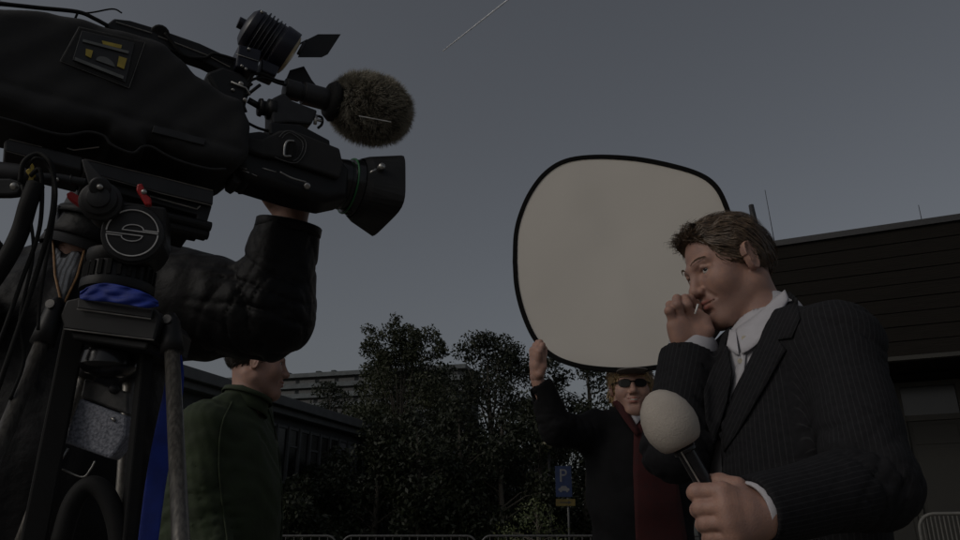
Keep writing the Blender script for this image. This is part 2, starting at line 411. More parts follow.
o = m.build('balcony_parapet', M['concrete'], r); o['kind'] = 'stuff'

# ================================================================== LOW BUILDING WITH RIBBON WINDOWS (left)
M['lowwall'] = mat('grey_render', (.06, .063, .067), .85, ns=2, bump=.3, bs=40, bd=.01)
M['lowtrim'] = mat('grey_trim', (.085, .088, .092), .6, ns=3, bump=.1)
M['darkglass'] = mat('dark_window_glass', (.01, .011, .012), .2, ns=1.2, bump=.03)
M['skypane'] = mat('painted_sky_reflection', (.16, .16, .17), .8, ns=4, bump=.1)  # pale colour painted for the sky reflected in a few panes
B0 = P(262, 394.7, 22.5); ZB = B0[2]; B0[2] = 0; eb = V(.326, .946, 0); eb = nrm(eb); nb = V(eb[1], -eb[0], 0)
B0 = B0 - eb * 4
r = thing('low_office_building', B0, 'low grey flat-roofed building with a row of tall windows behind the man in green', 'building')
def slb(mb, t0, t1, z0, z1, d0, d1): slab(mb, t0, t1, z0, z1, d0, d1, B0, eb, nb)
LB = 44
m = MB(); slb(m, 0, LB, 0, ZB - .5, 0, -9); m.build('wall', M['lowwall'], r)
m = MB(); slb(m, -.5, LB + .5, ZB - .30, ZB, .55, -9.5); slb(m, -.5, LB + .5, ZB - .5, ZB - .301, .35, -9.3); m.build('roof', M['lowtrim'], r, bevel=.02)
WT = ZB - .75; WB = WT - 1.75
for j in range(60):
    t = 1.0 + j * .64
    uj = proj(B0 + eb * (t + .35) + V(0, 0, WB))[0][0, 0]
    f = MB()
    slb(f, t, t + .09, WB, WT, .10, .003); slb(f, t + .091, t + .60, WT - .08, WT, .07, .003); slb(f, t + .091, t + .60, WB, WB + .08, .09, .003)
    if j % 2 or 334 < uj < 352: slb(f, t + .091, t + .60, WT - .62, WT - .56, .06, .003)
    w = f.build('window', M['lowtrim'], r)
    g = MB(); slb(g, t + .095, t + .635, WB + .081, WT - .081, .022, .004); g.build('pane', M['skypane'] if 334 < uj < 352 else M['darkglass'], w)
m = MB(); slb(m, 0, LB, WB - .16, WB - .002, .14, .002); m.build('sill', M['lowtrim'], r)

# ================================================================== DARK TIMBER BUILDING (right)
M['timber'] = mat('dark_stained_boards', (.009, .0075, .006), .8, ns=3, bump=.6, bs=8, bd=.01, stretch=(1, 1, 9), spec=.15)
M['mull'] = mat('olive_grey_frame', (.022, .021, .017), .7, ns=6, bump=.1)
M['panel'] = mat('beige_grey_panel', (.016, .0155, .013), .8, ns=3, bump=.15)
Q0 = P(865, 229, 10.0); ZR = Q0[2]; er = nrm(V(-.91, .41, 0)); nr = V(-.41, -.91, 0); nr = nrm(nr)
Q0[2] = 0
ts = np.linspace(0, 8, 400); uu = proj(Q0 + er * ts[:, None] + V(0, 0, ZR))[0][:, 0]; TL_ = float(ts[np.argmin(abs(uu - 764))])
C0 = Q0 - er * 7
LR = TL_ + 7
def slr(mb, t0, t1, z0, z1, d0, d1): slab(mb, t0, t1, z0, z1, d0, d1, C0, er, nr)
r = thing('timber_clad_building', C0, 'dark timber-clad building with deep flat roof behind the man in the suit', 'building')
ZF = P(890, 354, 9.8)[2]
m = MB()
for k in range(9):
    z = ZF + (ZR - .09 - ZF) * k / 9; slr(m, 0, LR, z + .006, z + (ZR - .09 - ZF) / 9 - .006, .03 - .004 * (k % 2), -.05)
slr(m, 0.01, LR - .01, ZF + .01, ZR - .1, -.052, -12)
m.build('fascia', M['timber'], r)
m = MB(); slr(m, -.05, LR + .05, ZR - .09, ZR, .07, -12.1); m.build('roof_edge', M['gun'], r)
m = MB(); slr(m, 0, LR, ZF - .06, ZF - .002, .05, -.06); m.build('lower_trim', M['mull'], r)
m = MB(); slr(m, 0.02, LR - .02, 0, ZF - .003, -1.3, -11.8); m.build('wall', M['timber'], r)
zt = P(925, 385, 11.2)[2]; zm = P(925, 420, 11.2)[2]
for j in range(14):
    t = .6 + j * .78
    if t + .8 > LR: break
    f = MB(); slr(f, t, t + .07, .1, zt, -1.22, -1.297); slr(f, t + .071, t + .779, zt - .07, zt, -1.23, -1.297); slr(f, t + .071, t + .779, zm - .04, zm + .04, -1.24, -1.297)
    w = f.build('window', M['mull'], r)
    g = MB(); slr(g, t + .072, t + .778, zm + .041, zt - .071, -1.27, -1.296); g.build('pane', M['darkglass'], w)
    g = MB(); slr(g, t + .075, t + .775, .12, zm - .043, -1.262, -1.295)
    slr(g, t + .14, t + .71, .9, zm - .45, -1.252, -1.2615); slr(g, t + .14, t + .71, zm - .38, zm - .1, -1.252, -1.2615); g.build('door_panel', M['panel'], w, bevel=.006)
def aerial(u0, v0, u1, v1, Y, rad, name, label):
    a = P(u0, v0, Y); b = P(u1, v1, Y); b = a + (b - a) * ((ZR - a[2]) / (b[2] - a[2])) if b[2] > ZR else b
    m = MB(); m.tube([b, a], [rad, rad * .7], 6); m.tube([b, b + (a - b) * .06], [rad * 2, rad * 2], 6)
    tag(m.build(name, M['gun'], loc=b, smooth=True), label, 'aerial')
YL = (Q0 + er * (TL_ - .25))[1]
aerial(751, 205, 759, 243, YL, .055, 'roof_pole', 'short thick black pole on the roof behind the head of the suited man')
aerial(765, 190, 775, 245, YL + .1, .006, 'whip_aerial', 'long thin whip aerial on the roof beside the thick pole')
aerial(918.5, 205, 923, 226, 9.8, .006, 'whip_aerial', 'short thin whip aerial alone on the roof edge at the far right')

# ================================================================== FENCES, LAMP, SIGN
M['signlamp'] = mat('cream_lamp_glass', (.5, .45, .32), .4, ns=10, bump=.05)
M['galv'] = mat('galvanised_tube', (.09, .09, .09), .5, .4, ns=20, bump=.1)
M['whitepaint'] = mat('chipped_white_paint', (.09, .088, .08), .6, ns=12, bump=.15)
def barrier(loc, L=2.42, H=1.2, m_=None, name='crowd_barrier', label='', group=None, ang=0):
    R = V(math.cos(ang), math.sin(ang), 0); r = thing(name, loc, label, 'barrier', group); b = np.asarray(loc, float); m_ = m_ or M['galv']
    z = V(0, 0, 1); c = .16
    pts = [b + R * 0 + z * .12]
    pts += [b + R * (c - c * math.cos(a)) + z * (H - c + c * math.sin(a)) for a in np.linspace(0, math.pi / 2, 6)]
    pts += [b + R * (L - c + c * math.sin(a)) + z * (H - c + c * math.cos(a)) for a in np.linspace(0, math.pi / 2, 6)] + [b + R * L + z * .12, b + z * .12]
    m = MB(); m.tube(pts, .02, 8); m.build('frame', m_, r, smooth=True)
    m = MB()
    for k in range(1, 16): p = b + R * L * k / 16; m.tube([p + z * .13, p + z * (H - .02)], .008, 6)
    m.build('infill_bars', m_, r)
    for t in (.3, L - .3):
        m = MB(); q = b + R * t; nn = V(-R[1], R[0], 0); m.tube([q + nn * .3 + z * .02, q + nn * .05 + z * .12, q - nn * .05 + z * .12, q - nn * .3 + z * .02], .016, 6); m.build('foot', m_, r, smooth=True)
    return r
pb = P(342, 534, 14.3)
labs = ['galvanised crowd barrier standing left of the others, behind the man in green', 'galvanised crowd barrier in the middle of the row below the trees', 'galvanised crowd barrier in front of the parking sign', 'galvanised crowd barrier at the right end of the row behind the person in sunglasses']
for k in range(4):
    barrier((pb[0] + (k - 1) * 2.52, 14.3 + .12 * (k % 2), 0), label=labs[k], group='crowd barriers below the trees')
for k in range(2):
    q = P(917, 514, 8.6 - .3 * k)
    barrier((q[0] + k * .75, 8.6 - .3 * k, 0), L=.66, H=q[2], m_=M['whitepaint'], name='railing', ang=-.45, label=['pale railing with rounded corner before the timber building, left one at the right edge', 'pale railing cut by the right edge of the photo before the timber building'][k], group='pale railings by the timber building')

# street lamp
lp = P(545.5, 449, 25); b = V(lp[0] + .1, 25, 0)
r = thing('street_lamp', b, 'slim grey street lamp with small flat pale head below the raised sleeve', 'street lamp')
m = MB(); m.tube([b, b + V(0, 0, 1), b + V(0, 0, lp[2])], [.075, .055, .045], 10); m.build('pole', M['gun'], r, smooth=True)
m = MB(); m.lathe(b + V(0, 0, lp[2]), b + V(0, 0, lp[2] + 1), [(0, .06), (.05, .1), (.12, .28), (.17, .30), (.2, .26), (.26, .12), (.3, .02)], 16); m.build('lamp_head', M['signlamp'], r, smooth=True)

# parking sign
M['signblue'] = mat('sign_blue', (.008, .02, .07), .5, ns=8, bump=.05); M['signwhite'] = mat('sign_white', (.12, .12, .13), .5, ns=8, bump=.02)
M['signyellow'] = mat('sign_yellow', (.09, .065, .012), .5, ns=8, bump=.02); M['signblack'] = mat('sign_black', (.02, .02, .02), .5, ns=8, bump=0)
s0 = P(563, 466, 20); s1 = P(563, 497, 20); h = s0[2] - s1[2]; cx = s0[0]
r = thing('parking_sign', (cx, 20.04, 0), 'blue parking sign with white letter above a small yellow plate', 'sign')
m = MB(); m.tube([(cx + .1, 20.05, 0), (cx + .1, 20.05, s0[2])], .03, 8); m.build('post', M['galv'], r, smooth=True)
m = MB(); m.box((cx, 20, (s0[2] + s1[2]) / 2), (.42, .012, h)); pl = m.build('blue_plate', M['signblue'], r, bevel=.004)
zt = s0[2]; m = MB()
def flat(mb, pts, y, th=.003): mb.prism([(p[0], y, p[1]) for p in pts], (0, th, 0))
y = 19.990
flat(m, [(cx - .09, zt - .40), (cx - .09, zt - .08), (cx - .045, zt - .08), (cx - .045, zt - .40)], y)
arc = [(cx - .043 + .06 + .075 * math.sin(a), zt - .165 + .085 * math.cos(a)) for a in np.linspace(0, math.pi, 12)]
arci = [(cx - .043 + .06 + .033 * math.sin(a), zt - .165 + .044 * math.cos(a)) for a in np.linspace(0, math.pi, 12)]
po = [(cx - .043, zt - .08)] + arc + [(cx - .043, zt - .25)]; pi_ = [(cx - .043, zt - .121)] + arci + [(cx - .043, zt - .209)]
for i in range(len(po) - 1): flat(m, [po[i], po[i + 1], pi_[i + 1], pi_[i]], y)
flat(m, [(cx - .14, zt - .62), (cx - .14, zt - .56), (cx - .09, zt - .55), (cx - .06, zt - .50), (cx + .06, zt - .50), (cx + .09, zt - .55), (cx + .14, zt - .56), (cx + .14, zt - .62)], y)
for dx in (-.08, .08): flat(m, [(cx + dx + .028 * math.cos(a), zt - .63 + .028 * math.sin(a)) for a in np.linspace(0, 6.28, 10)[:-1]], y - .004)
m.build('letter_and_pictogram', M['signwhite'], pl)
s2 = P(564, 499, 20); s3 = P(564, 506, 20)
m = MB(); m.box((cx + .03, 20, (s2[2] + s3[2]) / 2), (.5, .012, s2[2] - s3[2])); yp = m.build('yellow_plate', M['signyellow'], r, bevel=.003)
m = MB(); zc = (s2[2] + s3[2]) / 2
flat(m, [(cx - .12, zc - .012), (cx - .12, zc + .012), (cx + .1, zc + .012), (cx + .1, zc + .04), (cx + .18, zc), (cx + .1, zc - .04), (cx + .1, zc - .012)], y); m.build('arrow', M['signblack'], yp)

# ================================================================== TREES
M['bark'] = mat('bark', (.09, .08, .065), .9, ns=8, bump=.8, bs=25, bd=.02, stretch=(1, 1, .3))
def leafmat(name, c, c2):
    m = mat(name, c, .6, ns=.9, col2=c2, bump=0); nt = m.node_tree; b = nt.nodes['Principled BSDF']
    t = nt.nodes.new('ShaderNodeBsdfTranslucent'); t.inputs[0].default_value = (*[x * 1.3 for x in c2], 1)
    mx = nt.nodes.new('ShaderNodeMixShader'); mx.inputs[0].default_value = .12; out = nt.nodes['Material Output']
    nt.links.new(b.outputs[0], mx.inputs[1]); nt.links.new(t.outputs[0], mx.inputs[2]); nt.links.new(mx.outputs[0], out.inputs[0]); return m
M['leafA'] = leafmat('birch_leaves', (.014, .020, .007), (.032, .038, .012)); M['leafB'] = leafmat('dark_leaves', (.010, .015, .006), (.021, .027, .010)); M['leafC'] = leafmat('sun_painted_leaves', (.06, .08, .03), (.12, .13, .05))  # last one: sunshine on the low bush put into a lighter leaf colour
def leaves(cs, rs, n, size, rng, asp=.45, flat=.9, droop=0.):
    cs = np.asarray(cs, float); rs = np.asarray(rs, float); w = rs ** 2; w /= w.sum()
    k = rng.choice(len(cs), n, p=w); d = rng.normal(size=(n, 3)); d /= np.linalg.norm(d, axis=1)[:, None]
    rad = rng.uniform(0, 1, n) ** .45
    c = cs[k] + d * (rs[k] * rad)[:, None] * V(1, 1, flat)
    ax = rng.normal(size=(n, 3)) + V(0, 0, -droop); ax /= np.linalg.norm(ax, axis=1)[:, None]
    bx = np.cross(ax, rng.normal(size=(n, 3))); bx /= np.linalg.norm(bx, axis=1)[:, None]
    s = size * rng.uniform(.6, 1.3, n)[:, None]
    v = np.stack([c - ax * s, c + bx * s * asp, c + ax * s, c - bx * s * asp], 1).reshape(-1, 3)
    return v, np.arange(4 * n).reshape(n, 4)
def tree(base, H, W, label, cat='tree', name='tree', nleaf=9000, size=.085, crown0=.2, lm='leafB', seed=0, nc=40, taper=1.3, group='trees beyond the barriers', fill=1.0, lean=0, extra=()):
    rng = np.random.default_rng(seed); base = np.asarray(base, float)
    r = thing(name, base, label, cat, group)
    m = MB(); tr = [base + V(lean * t * H + .05 * H * math.sin(3 * t + seed) * .5, .02 * H * math.cos(4 * t + seed), t * H * .93) for t in np.linspace(0, 1, 8)]
    r0 = .022 * H + .02
    m.tube(tr, [r0 * (1 - t) ** .8 + .015 for t in np.linspace(0, 1, 8)], 8); m.build('trunk', M['bark'], r, smooth=True)
    cs = []; rs = []; lb = MB()
    for i in range(nc):
        t = crown0 + (1 - crown0) * (i + rng.uniform()) / nc; env = (W / 2) * (math.sin(math.pi * min(1, ((t - crown0) / (1 - crown0)) ** taper * .88 + .12)) ** .7) * fill
        a = rng.uniform(0, 6.28); q = env * rng.uniform(.3, .95)
        p0 = tr[0] * 1.; kk = max(t - .12, .02) / .93 * 7; i0 = min(6, int(kk)); p0 = tr[i0] + (tr[i0 + 1] - tr[i0]) * min(1, kk - i0)
        c = V(p0[0], p0[1], 0) + V(q * math.cos(a), q * math.sin(a), t * H)
        mid = (p0 + c) / 2 + V(0, 0, .03 * H); lb.tube([p0, mid, c], [r0 * .3 * (1 - t) + .012, r0 * .18 * (1 - t) + .009, .005], 5, cap=False)
        cs.append(c); rs.append(rng.uniform(.12, .26) * W * (1.15 - .5 * t))
    for (u, v_, Y_, R_x) in extra:
        c = P(u, v_, Y_); i0 = 4; lb.tube([tr[i0], (tr[i0] + c) / 2 + V(0, 0, .2), c], [.05, .03, .006], 5, cap=False); cs.append(c); rs.append(R_x)
        for q_ in range(3): cs.append(c + rng.normal(size=3) * R_x * .7); rs.append(R_x * .55)
    lb.build('limbs', M['bark'], r)
    v, f = leaves(cs, rs, nleaf, size, rng); obj('crown', (v, f), M[lm], r)
    return r
def tb(u, Y): p = P(u, 530, Y); return (p[0], Y, 0)
def zh(v, Y): return P(480, v, Y)[2]
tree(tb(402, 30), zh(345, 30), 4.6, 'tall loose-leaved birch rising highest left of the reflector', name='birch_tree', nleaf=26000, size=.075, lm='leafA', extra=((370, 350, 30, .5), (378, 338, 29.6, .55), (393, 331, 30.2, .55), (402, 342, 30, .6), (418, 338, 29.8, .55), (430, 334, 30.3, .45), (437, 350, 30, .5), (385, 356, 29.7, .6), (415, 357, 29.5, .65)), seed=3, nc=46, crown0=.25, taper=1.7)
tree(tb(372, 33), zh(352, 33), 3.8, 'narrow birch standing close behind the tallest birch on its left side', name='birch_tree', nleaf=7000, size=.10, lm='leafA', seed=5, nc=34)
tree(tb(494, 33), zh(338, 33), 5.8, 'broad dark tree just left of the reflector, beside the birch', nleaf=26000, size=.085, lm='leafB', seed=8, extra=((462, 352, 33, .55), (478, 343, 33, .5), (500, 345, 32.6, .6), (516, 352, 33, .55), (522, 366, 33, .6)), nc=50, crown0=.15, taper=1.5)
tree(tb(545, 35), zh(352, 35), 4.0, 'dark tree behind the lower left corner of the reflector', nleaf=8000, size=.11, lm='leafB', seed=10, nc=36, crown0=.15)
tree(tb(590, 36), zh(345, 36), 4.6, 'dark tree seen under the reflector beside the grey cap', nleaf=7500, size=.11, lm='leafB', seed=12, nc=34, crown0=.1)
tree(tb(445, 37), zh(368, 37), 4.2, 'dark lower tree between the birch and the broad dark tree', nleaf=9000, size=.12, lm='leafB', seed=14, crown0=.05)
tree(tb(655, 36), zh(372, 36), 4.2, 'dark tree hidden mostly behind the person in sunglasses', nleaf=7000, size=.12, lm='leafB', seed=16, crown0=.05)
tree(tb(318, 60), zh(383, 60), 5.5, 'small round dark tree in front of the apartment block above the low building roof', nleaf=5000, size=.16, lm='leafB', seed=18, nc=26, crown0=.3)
shr = [(330, 25, 455, 3.4), (372, 24, 425, 3.6), (415, 24, 408, 3.8), (462, 25, 402, 3.8), (505, 25, 415, 3.6), (545, 26, 400, 3.8), (590, 26, 405, 3.8), (640, 25, 410, 3.8), (300, 21, 482, 2.6)]
sl_ = ['under the low building windows', 'below the left half of the birch', 'below the tallest birch', 'between the birch and the broad dark tree', 'below the broad dark tree', 'behind the street lamp', 'behind the parking sign', 'behind the person in sunglasses', 'just right of the man in green']
for i, (u, Y, v, W) in enumerate(shr):
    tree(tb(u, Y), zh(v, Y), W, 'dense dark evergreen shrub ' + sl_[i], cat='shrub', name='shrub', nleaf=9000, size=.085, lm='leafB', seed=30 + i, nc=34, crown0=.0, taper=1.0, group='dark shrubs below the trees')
tree(tb(536, 17), zh(505, 17), 1.9, 'low bush beside the parking sign post, sunlight painted into its pale leaves', cat='shrub', name='bush', nleaf=2600, size=.035, lm='leafC', seed=50, nc=26, crown0=.1, taper=1.0, group=None)

# ================================================================== SHOULDER CAMERA (local frame: x lens direction, y away from viewer, z up)
TO = P(240, 138, 1.17); Tf = nrm(P(375, 190, 1.32) - P(30, 72, 1.0)); Ty = nrm(np.cross((0, 0, 1), Tf)); Tz = np.cross(Tf, Ty)
TM = np.eye(4); TM[:3, 0] = Tf; TM[:3, 1] = Ty; TM[:3, 2] = Tz; TM[:3, 3] = TO
def TL(u, v, y=0.):
    o = V(0, 0, CAMZ); d = ray(u, v); t = (y - (o - TO) @ Ty) / (d @ Ty); p = o + d * t - TO
    return V(p @ Tf, y, p @ Tz)
def TW(l): l = np.atleast_2d(l); return l @ TM[:3, :3].T + TO
def tp(u, v, y=0.): return TW(TL(u, v, y))[0]
tv = thing('television_camera', TO + Tz * -.1, 'large black shoulder television camera on the tripod, aimed right, mostly under its padded cover', 'camera')
yc = 0.0
# body core (inside the cover)
m = MB(TM); q = [TL(u, v, -.055) for u, v in ((-60, 20), (100, 38), (150, 60), (190, 92), (222, 112), (226, 162), (190, 160), (100, 128), (-60, 100))]
m.prism(q, (0, .12, 0)); m.build('body', M['plastic'], tv, bevel=.006)
# top handle rail
m = MB(TM); a = [(106, 24), (116, 18), (150, 27), (200, 46), (236, 62), (248, 76)]
m.prism([TL(u, v, -.014) for u, v in ((104, 26), (114, 18), (130, 20), (160, 29), (200, 43), (232, 58), (246, 68), (244, 80), (228, 74), (204, 62), (150, 43), (116, 32))], (0, .028, 0))
m.lathe(TL(160, 34, -.015), TL(160, 34, .015), [(0, .016), (.03, .016)], 16)
m.build('carry_handle', M['plastic'], tv, bevel=.003)
m = MB(TM); m.tube([TL(116, 22, -.0165), TL(152, 33, -.0165)], .0009, 5); m.tube([TL(158, 36, -.0165), TL(207, 55, -.0165), TL(230, 67, -.0165)], .0009, 5); m.build('handle_highlight', M['metal'], tv)  # bright lines painting the highlights along the handle edge
m = MB(TM)
for pts, rr in (([(-30, 3), (0, 4), (40, 8), (78, 12), (95, 19), (108, 26)], .0035), ([(0, 2), (50, 9), (85, 13), (112, 9), (122, 13)], .0014), ([(165, 33), (172, 42), (185, 56), (205, 58), (214, 54), (236, 60), (244, 66)], .003)):
    m.tube(curve([TL(u, v, -.02) for u, v in pts], 6), rr, 7)
m.tube([TL(78, 12, -.02), TL(75, 19, -.02)], .002, 6)
m.build('top_cable', M['rubber'], tv, smooth=True)
# front post / bracket mass where the accessories sit
m = MB(TM); q = [TL(u, v, -.03) for u, v in ((206, 72), (222, 66), (240, 72), (252, 82), (246, 106), (246, 140), (236, 150), (226, 110))]; m.prism(q, (0, .05, 0)); m.build('front_bracket', M['plastic'], tv, bevel=.006)
m = MB(TM)
for u, v, rr in ((241, 84, .0045), (233, 90, .003), (245, 100, .004)): m.lathe(TL(u, v, -.034), TL(u, v, 0), [(0, rr * .7), (.001, rr), (.006, rr)], 12)
m.tube([TL(231, 82, -.034), TL(246, 88, -.034), TL(250, 95, -.034)], .0022, 6); m.build('bracket_screws', M['metal'], tv, smooth=True)
# lens
la = lambda u, v, y=0.: TL(u, v, y)
m = MB(TM); a = TL(236, 158, 0); ax = nrm(TL(352, 188, 0) - a)
m.lathe(a, a + ax, [(0, .032), (.03, .032), (.031, .036), (.05, .036), (.051, .033), (.07, .033)], 28)
ln = m.build('lens', M['gloss'], tv, smooth=True, bevel=.0008)
m = MB(TM)   # servo grip block, long rounded box in front of the barrel
S = Sdf(); q2 = [TL(u, v, -.055)[[0, 2]] for u, v in ((228, 132), (262, 128), (300, 140), (338, 152), (352, 168), (350, 196), (330, 200), (296, 192), (246, 176), (234, 160))]
g2 = poly2(q2)
def servo(p):
    w = np.stack([g2(p[:, [0, 2]]) + .014, np.abs(p[:, 1] + .012) - .040 + .014], 1)
    return np.linalg.norm(np.maximum(w, 0), axis=1) + np.minimum(w.max(1), 0) - .014
S.add(servo); qa = np.array(q2)
vv, ff = mesh_sdf(S, (qa[:, 0].min() - .02, -.07, qa[:, 1].min() - .02), (qa[:, 0].max() + .02, .05, qa[:, 1].max() + .02), .004)
obj('servo_grip', (TW(vv), ff), M['plastic'], ln, smooth=True)
c0 = TL(318, 178, 0); ax = nrm(TL(378, 193, 0) - TL(300, 172, 0)); m = MB(TM)
m.lathe(c0, c0 + ax, [(0, .040), (.012, .041), (.013, .043), (.030, .043), (.031, .046), (.05, .049), (.051, .047), (.058, .047), (.0585, .052), (.068, .054), (.0745, .056)], 48); m.build('focus_ring', M['gloss'], ln, smooth=True, bevel=.0006)
m = MB(TM); m.lathe(c0 + ax * .0585, c0 + ax, [(0, .0525), (.0002, .0545), (.0022, .0548), (.0024, .052)], 48); m.build('green_ring', M['green'], ln, smooth=True)
m = MB(TM)
for k in range(46):
    an = k / 46 * 6.2832; rr = nrm(np.cross(ax, (0, 1, 0))); r2 = np.cross(ax, rr); dd = rr * math.cos(an) + r2 * math.sin(an)
    m.bar(c0 + ax * .014 + dd * .0435, c0 + ax * .029 + dd * .0435, .0022, .0022)
m.build('ring_ribs', M['rubber'], ln)
# rectangular hood
hb = c0 + ax * .075; H0 = []; H1 = []; fr = c0 + ax * .142
sy = nrm(np.cross((0, 0, 1), ax)); sz = np.cross(ax, sy); rl = math.radians(-6); sy, sz = sy * math.cos(rl) + sz * math.sin(rl), sz * math.cos(rl) - sy * math.sin(rl)
N = 48; hv = []
for (cc, w, h_, pw) in ((hb, .058, .058, 2), (hb + ax * .012, .062, .060, 2.6), (fr, .080, .063, 5), (fr - ax * .001, .076, .059, 5), (hb + ax * .014, .056, .054, 2.6), (hb, .052, .052, 2)):
    for k in range(N):
        an = 2 * math.pi * (k + .5) / N; cc_, ss = math.cos(an), math.sin(an); sc = (abs(cc_) ** pw + abs(ss) ** pw) ** (-1 / pw)
        hv.append(cc + sy * cc_ * sc * w + sz * ss * sc * h_)
hf = [(i * N + k, i * N + (k + 1) % N, (i + 1) * N + (k + 1) % N, (i + 1) * N + k) for i in range(5) for k in range(N)]
obj('lens_hood', (TW(hv), hf), M['plastic'], ln, smooth=False, bevel=.0008)
m = MB(TM); m.lathe(hb - ax * .02, hb, [(0, .0), (.001, .046), (.004, .047)], 32); m.build('front_glass', M['lens'], ln)
m = MB(TM); fl = sy * -.066 + sz * .012; m.tube([hb + ax * .02 + fl, hb + ax * .02 + fl - sy * .012], .006, 10); m.tube([TL(370, 173, -.075), TL(376, 169, -.078)], .0022, 6); m.build('clamp_screw', M['metal'], ln, smooth=True)
# hand strap with buckle
def panel(poly, y, th, name, mt, par, bev=.002):
    m = MB(TM); m.prism([TL(u, v, y) for u, v in poly], (0, th, 0)); return m.build(name, mt, par, bevel=bev)
st = panel([(226, 136), (236, 133), (262, 139), (280, 130), (292, 129), (340, 148), (344, 166), (340, 178), (306, 167), (280, 158), (262, 155), (240, 146), (227, 141)], -.064, .012, 'hand_strap', M['cover'], tv, .004)
m = MB(TM); sq = [(279, 137), (284, 132), (290, 131), (302, 137), (306, 143), (305, 152), (300, 160), (294, 163), (282, 160), (275, 157)]
m.tube(curve([TL(u, v, -.066) for u, v in sq], 4), .0007, 5); sq2 = [(282, 138), (286, 134), (291, 133), (300, 139), (303, 144), (302, 151), (298, 158), (293, 161)]
m.tube(curve([TL(u, v, -.066) for u, v in sq2], 4), .0006, 5); m.build('stitching', M['greyline'], st)
m = MB(TM); m.tube(curve([TL(u, v, -.069) for u, v in ((294, 141), (288, 141), (285, 145), (284, 153), (285, 156), (291, 156))], 4), .0019, 8); m.build('buckle', M['metal'], st, smooth=True)
m = MB(TM); m.tube([TL(299, 147, -.069), TL(297, 156, -.069)], .0012, 6); m.bar(TL(293, 142, -.067), TL(290, 156, -.067), .010, .004, (0, 1, 0)); m.build('buckle_web', M['rubber'], st)
m = MB(TM)
m.tube(curve([TL(u, v, -.062) for u, v in ((280, 172), (292, 178), (306, 182))], 5), .0016, 6); m.lathe(TL(307, 186, -.062), TL(307, 186, 0), [(0, .003), (.001, .006), (.006, .006)], 14)
m.tube([TL(240, 167, -.05), TL(258, 173, -.05)], .0016, 6); m.tube([TL(242, 170, -.05), TL(257, 176, -.05)], .0012, 6); m.tube([TL(240, 152, -.045), TL(254, 157, -.045)], .006, 10)
m.tube([TL(262, 168, -.052), TL(276, 172, -.052)], .0012, 6)
m.build('lens_controls', M['metal'], ln, smooth=True)
m = MB(TM); q = [TL(u, v, -.03) for u, v in ((234, 165), (258, 172), (258, 184), (246, 184), (244, 180), (238, 184), (232, 180))]; m.prism(q, (0, .05, 0)); m.build('mount_block', M['gun'], tv, bevel=.002)
# viewfinder, microphone holder mechanics seen above the lens
m = MB(TM); m.lathe(TL(258, 107, -.02), TL(272, 110, -.02), [(0, .008), (.001, .016), (.006, .017), (.007, .0135), (.016, .0135), (.017, .019), (.030, .019)], 20); m.tube([TL(248, 100, -.02), TL(262, 108, -.02)], .006, 8)
m.tube([TL(247, 95, -.03), TL(256, 88, -.03), TL(260, 85, -.03)], .003, 8)
vf = m.build('viewfinder', M['plastic'], tv, smooth=True)
m = MB(TM); q = [TL(u, v, -.035) for u, v in ((272, 98), (284, 92), (292, 100), (318, 110), (312, 124), (290, 122), (272, 124))]; m.prism(q, (0, .045, 0)); m.build('viewfinder_box', M['gun'], vf, bevel=.004)
m = MB(TM); q = [TL(u, v, -.04) for u, v in ((270, 122), (300, 124), (330, 140), (331, 152), (300, 146), (270, 134))]; m.prism(q, (0, .05, 0)); m.build('switch_block', M['plastic'], tv, bevel=.003)
for pts in ([(248, 82), (252, 75), (262, 74), (276, 80), (284, 82)], [(246, 88), (252, 80), (264, 78), (278, 83), (286, 85)], [(246, 112), (243, 102), (245, 90), (252, 84)], [(246, 122), (258, 128), (272, 132)], [(318, 116), (322, 118), (322, 124), (318, 128)]):
    m = MB(TM); m.tube(curve([TL(u, v, -.028) for u, v in pts], 6), .0026, 7); m.build('microphone_cable', M['rubber'], tv, smooth=True)
m = MB(TM); m.tube([TL(314, 119, -.03), TL(322, 121, -.03)], .003, 8); m.tube([TL(316, 115, -.03), TL(315, 124, -.03)], .0035, 8); m.build('jack_plug', M['metal'], tv, smooth=True)

# ---- padded cover
cv_poly = [(-90, -8), (-40, 2), (0, 10), (45, 13), (80, 20), (112, 30), (150, 39), (166, 47), (182, 62), (196, 76), (212, 86), (226, 94), (237, 110), (244, 132), (243, 158), (236, 172), (226, 180), (208, 179), (182, 174), (165, 168), (152, 160), (140, 158), (136, 166), (128, 164), (118, 158), (106, 154), (101, 146), (88, 142), (66, 144), (48, 141), (20, 133), (0, 127), (-90, 100)]
cq = np.array([TL(u, v, -.075 if i < 12 else (-.01 if i > 14 else -.04))[[0, 2]] for i, (u, v) in enumerate(cv_poly)]); gc = poly2(cq)
def cover(p):
    w = np.stack([gc(p[:, [0, 2]]) + .018, np.abs(p[:, 1] + .004) - .084 + .018], 1)
    d = np.linalg.norm(np.maximum(w, 0), axis=1) + np.minimum(w.max(1), 0) - .018
    return d
S = Sdf(); S.add(cover); wf = wrinkle(.0022, 38, 5)
seam = TL(40, 92, -.088), TL(240, 148, -.088)
def seamd(p):
    a, b = seam[0][[0, 2]], seam[1][[0, 2]]; q = p[:, [0, 2]]; e = b - a; t = np.clip(((q - a) @ e) / (e @ e), -.5, 1); return np.linalg.norm(q - a - t[:, None] * e, axis=1)
S.disp = lambda p: wf(p) + .003 * np.exp(-(seamd(p) / .006) ** 2)
vv, ff = mesh_sdf(S, (cq[:, 0].min() - .03, -.11, cq[:, 1].min() - .03), (cq[:, 0].max() + .03, .11, cq[:, 1].max() + .03), .005)
cv = thing('rain_cover', TO - Tz * .1, 'black padded fabric cover with a clear window, wrapped around the television camera', 'cover')
obj('fabric_shell', (TW(vv), ff), M['cover'], cv, smooth=True)
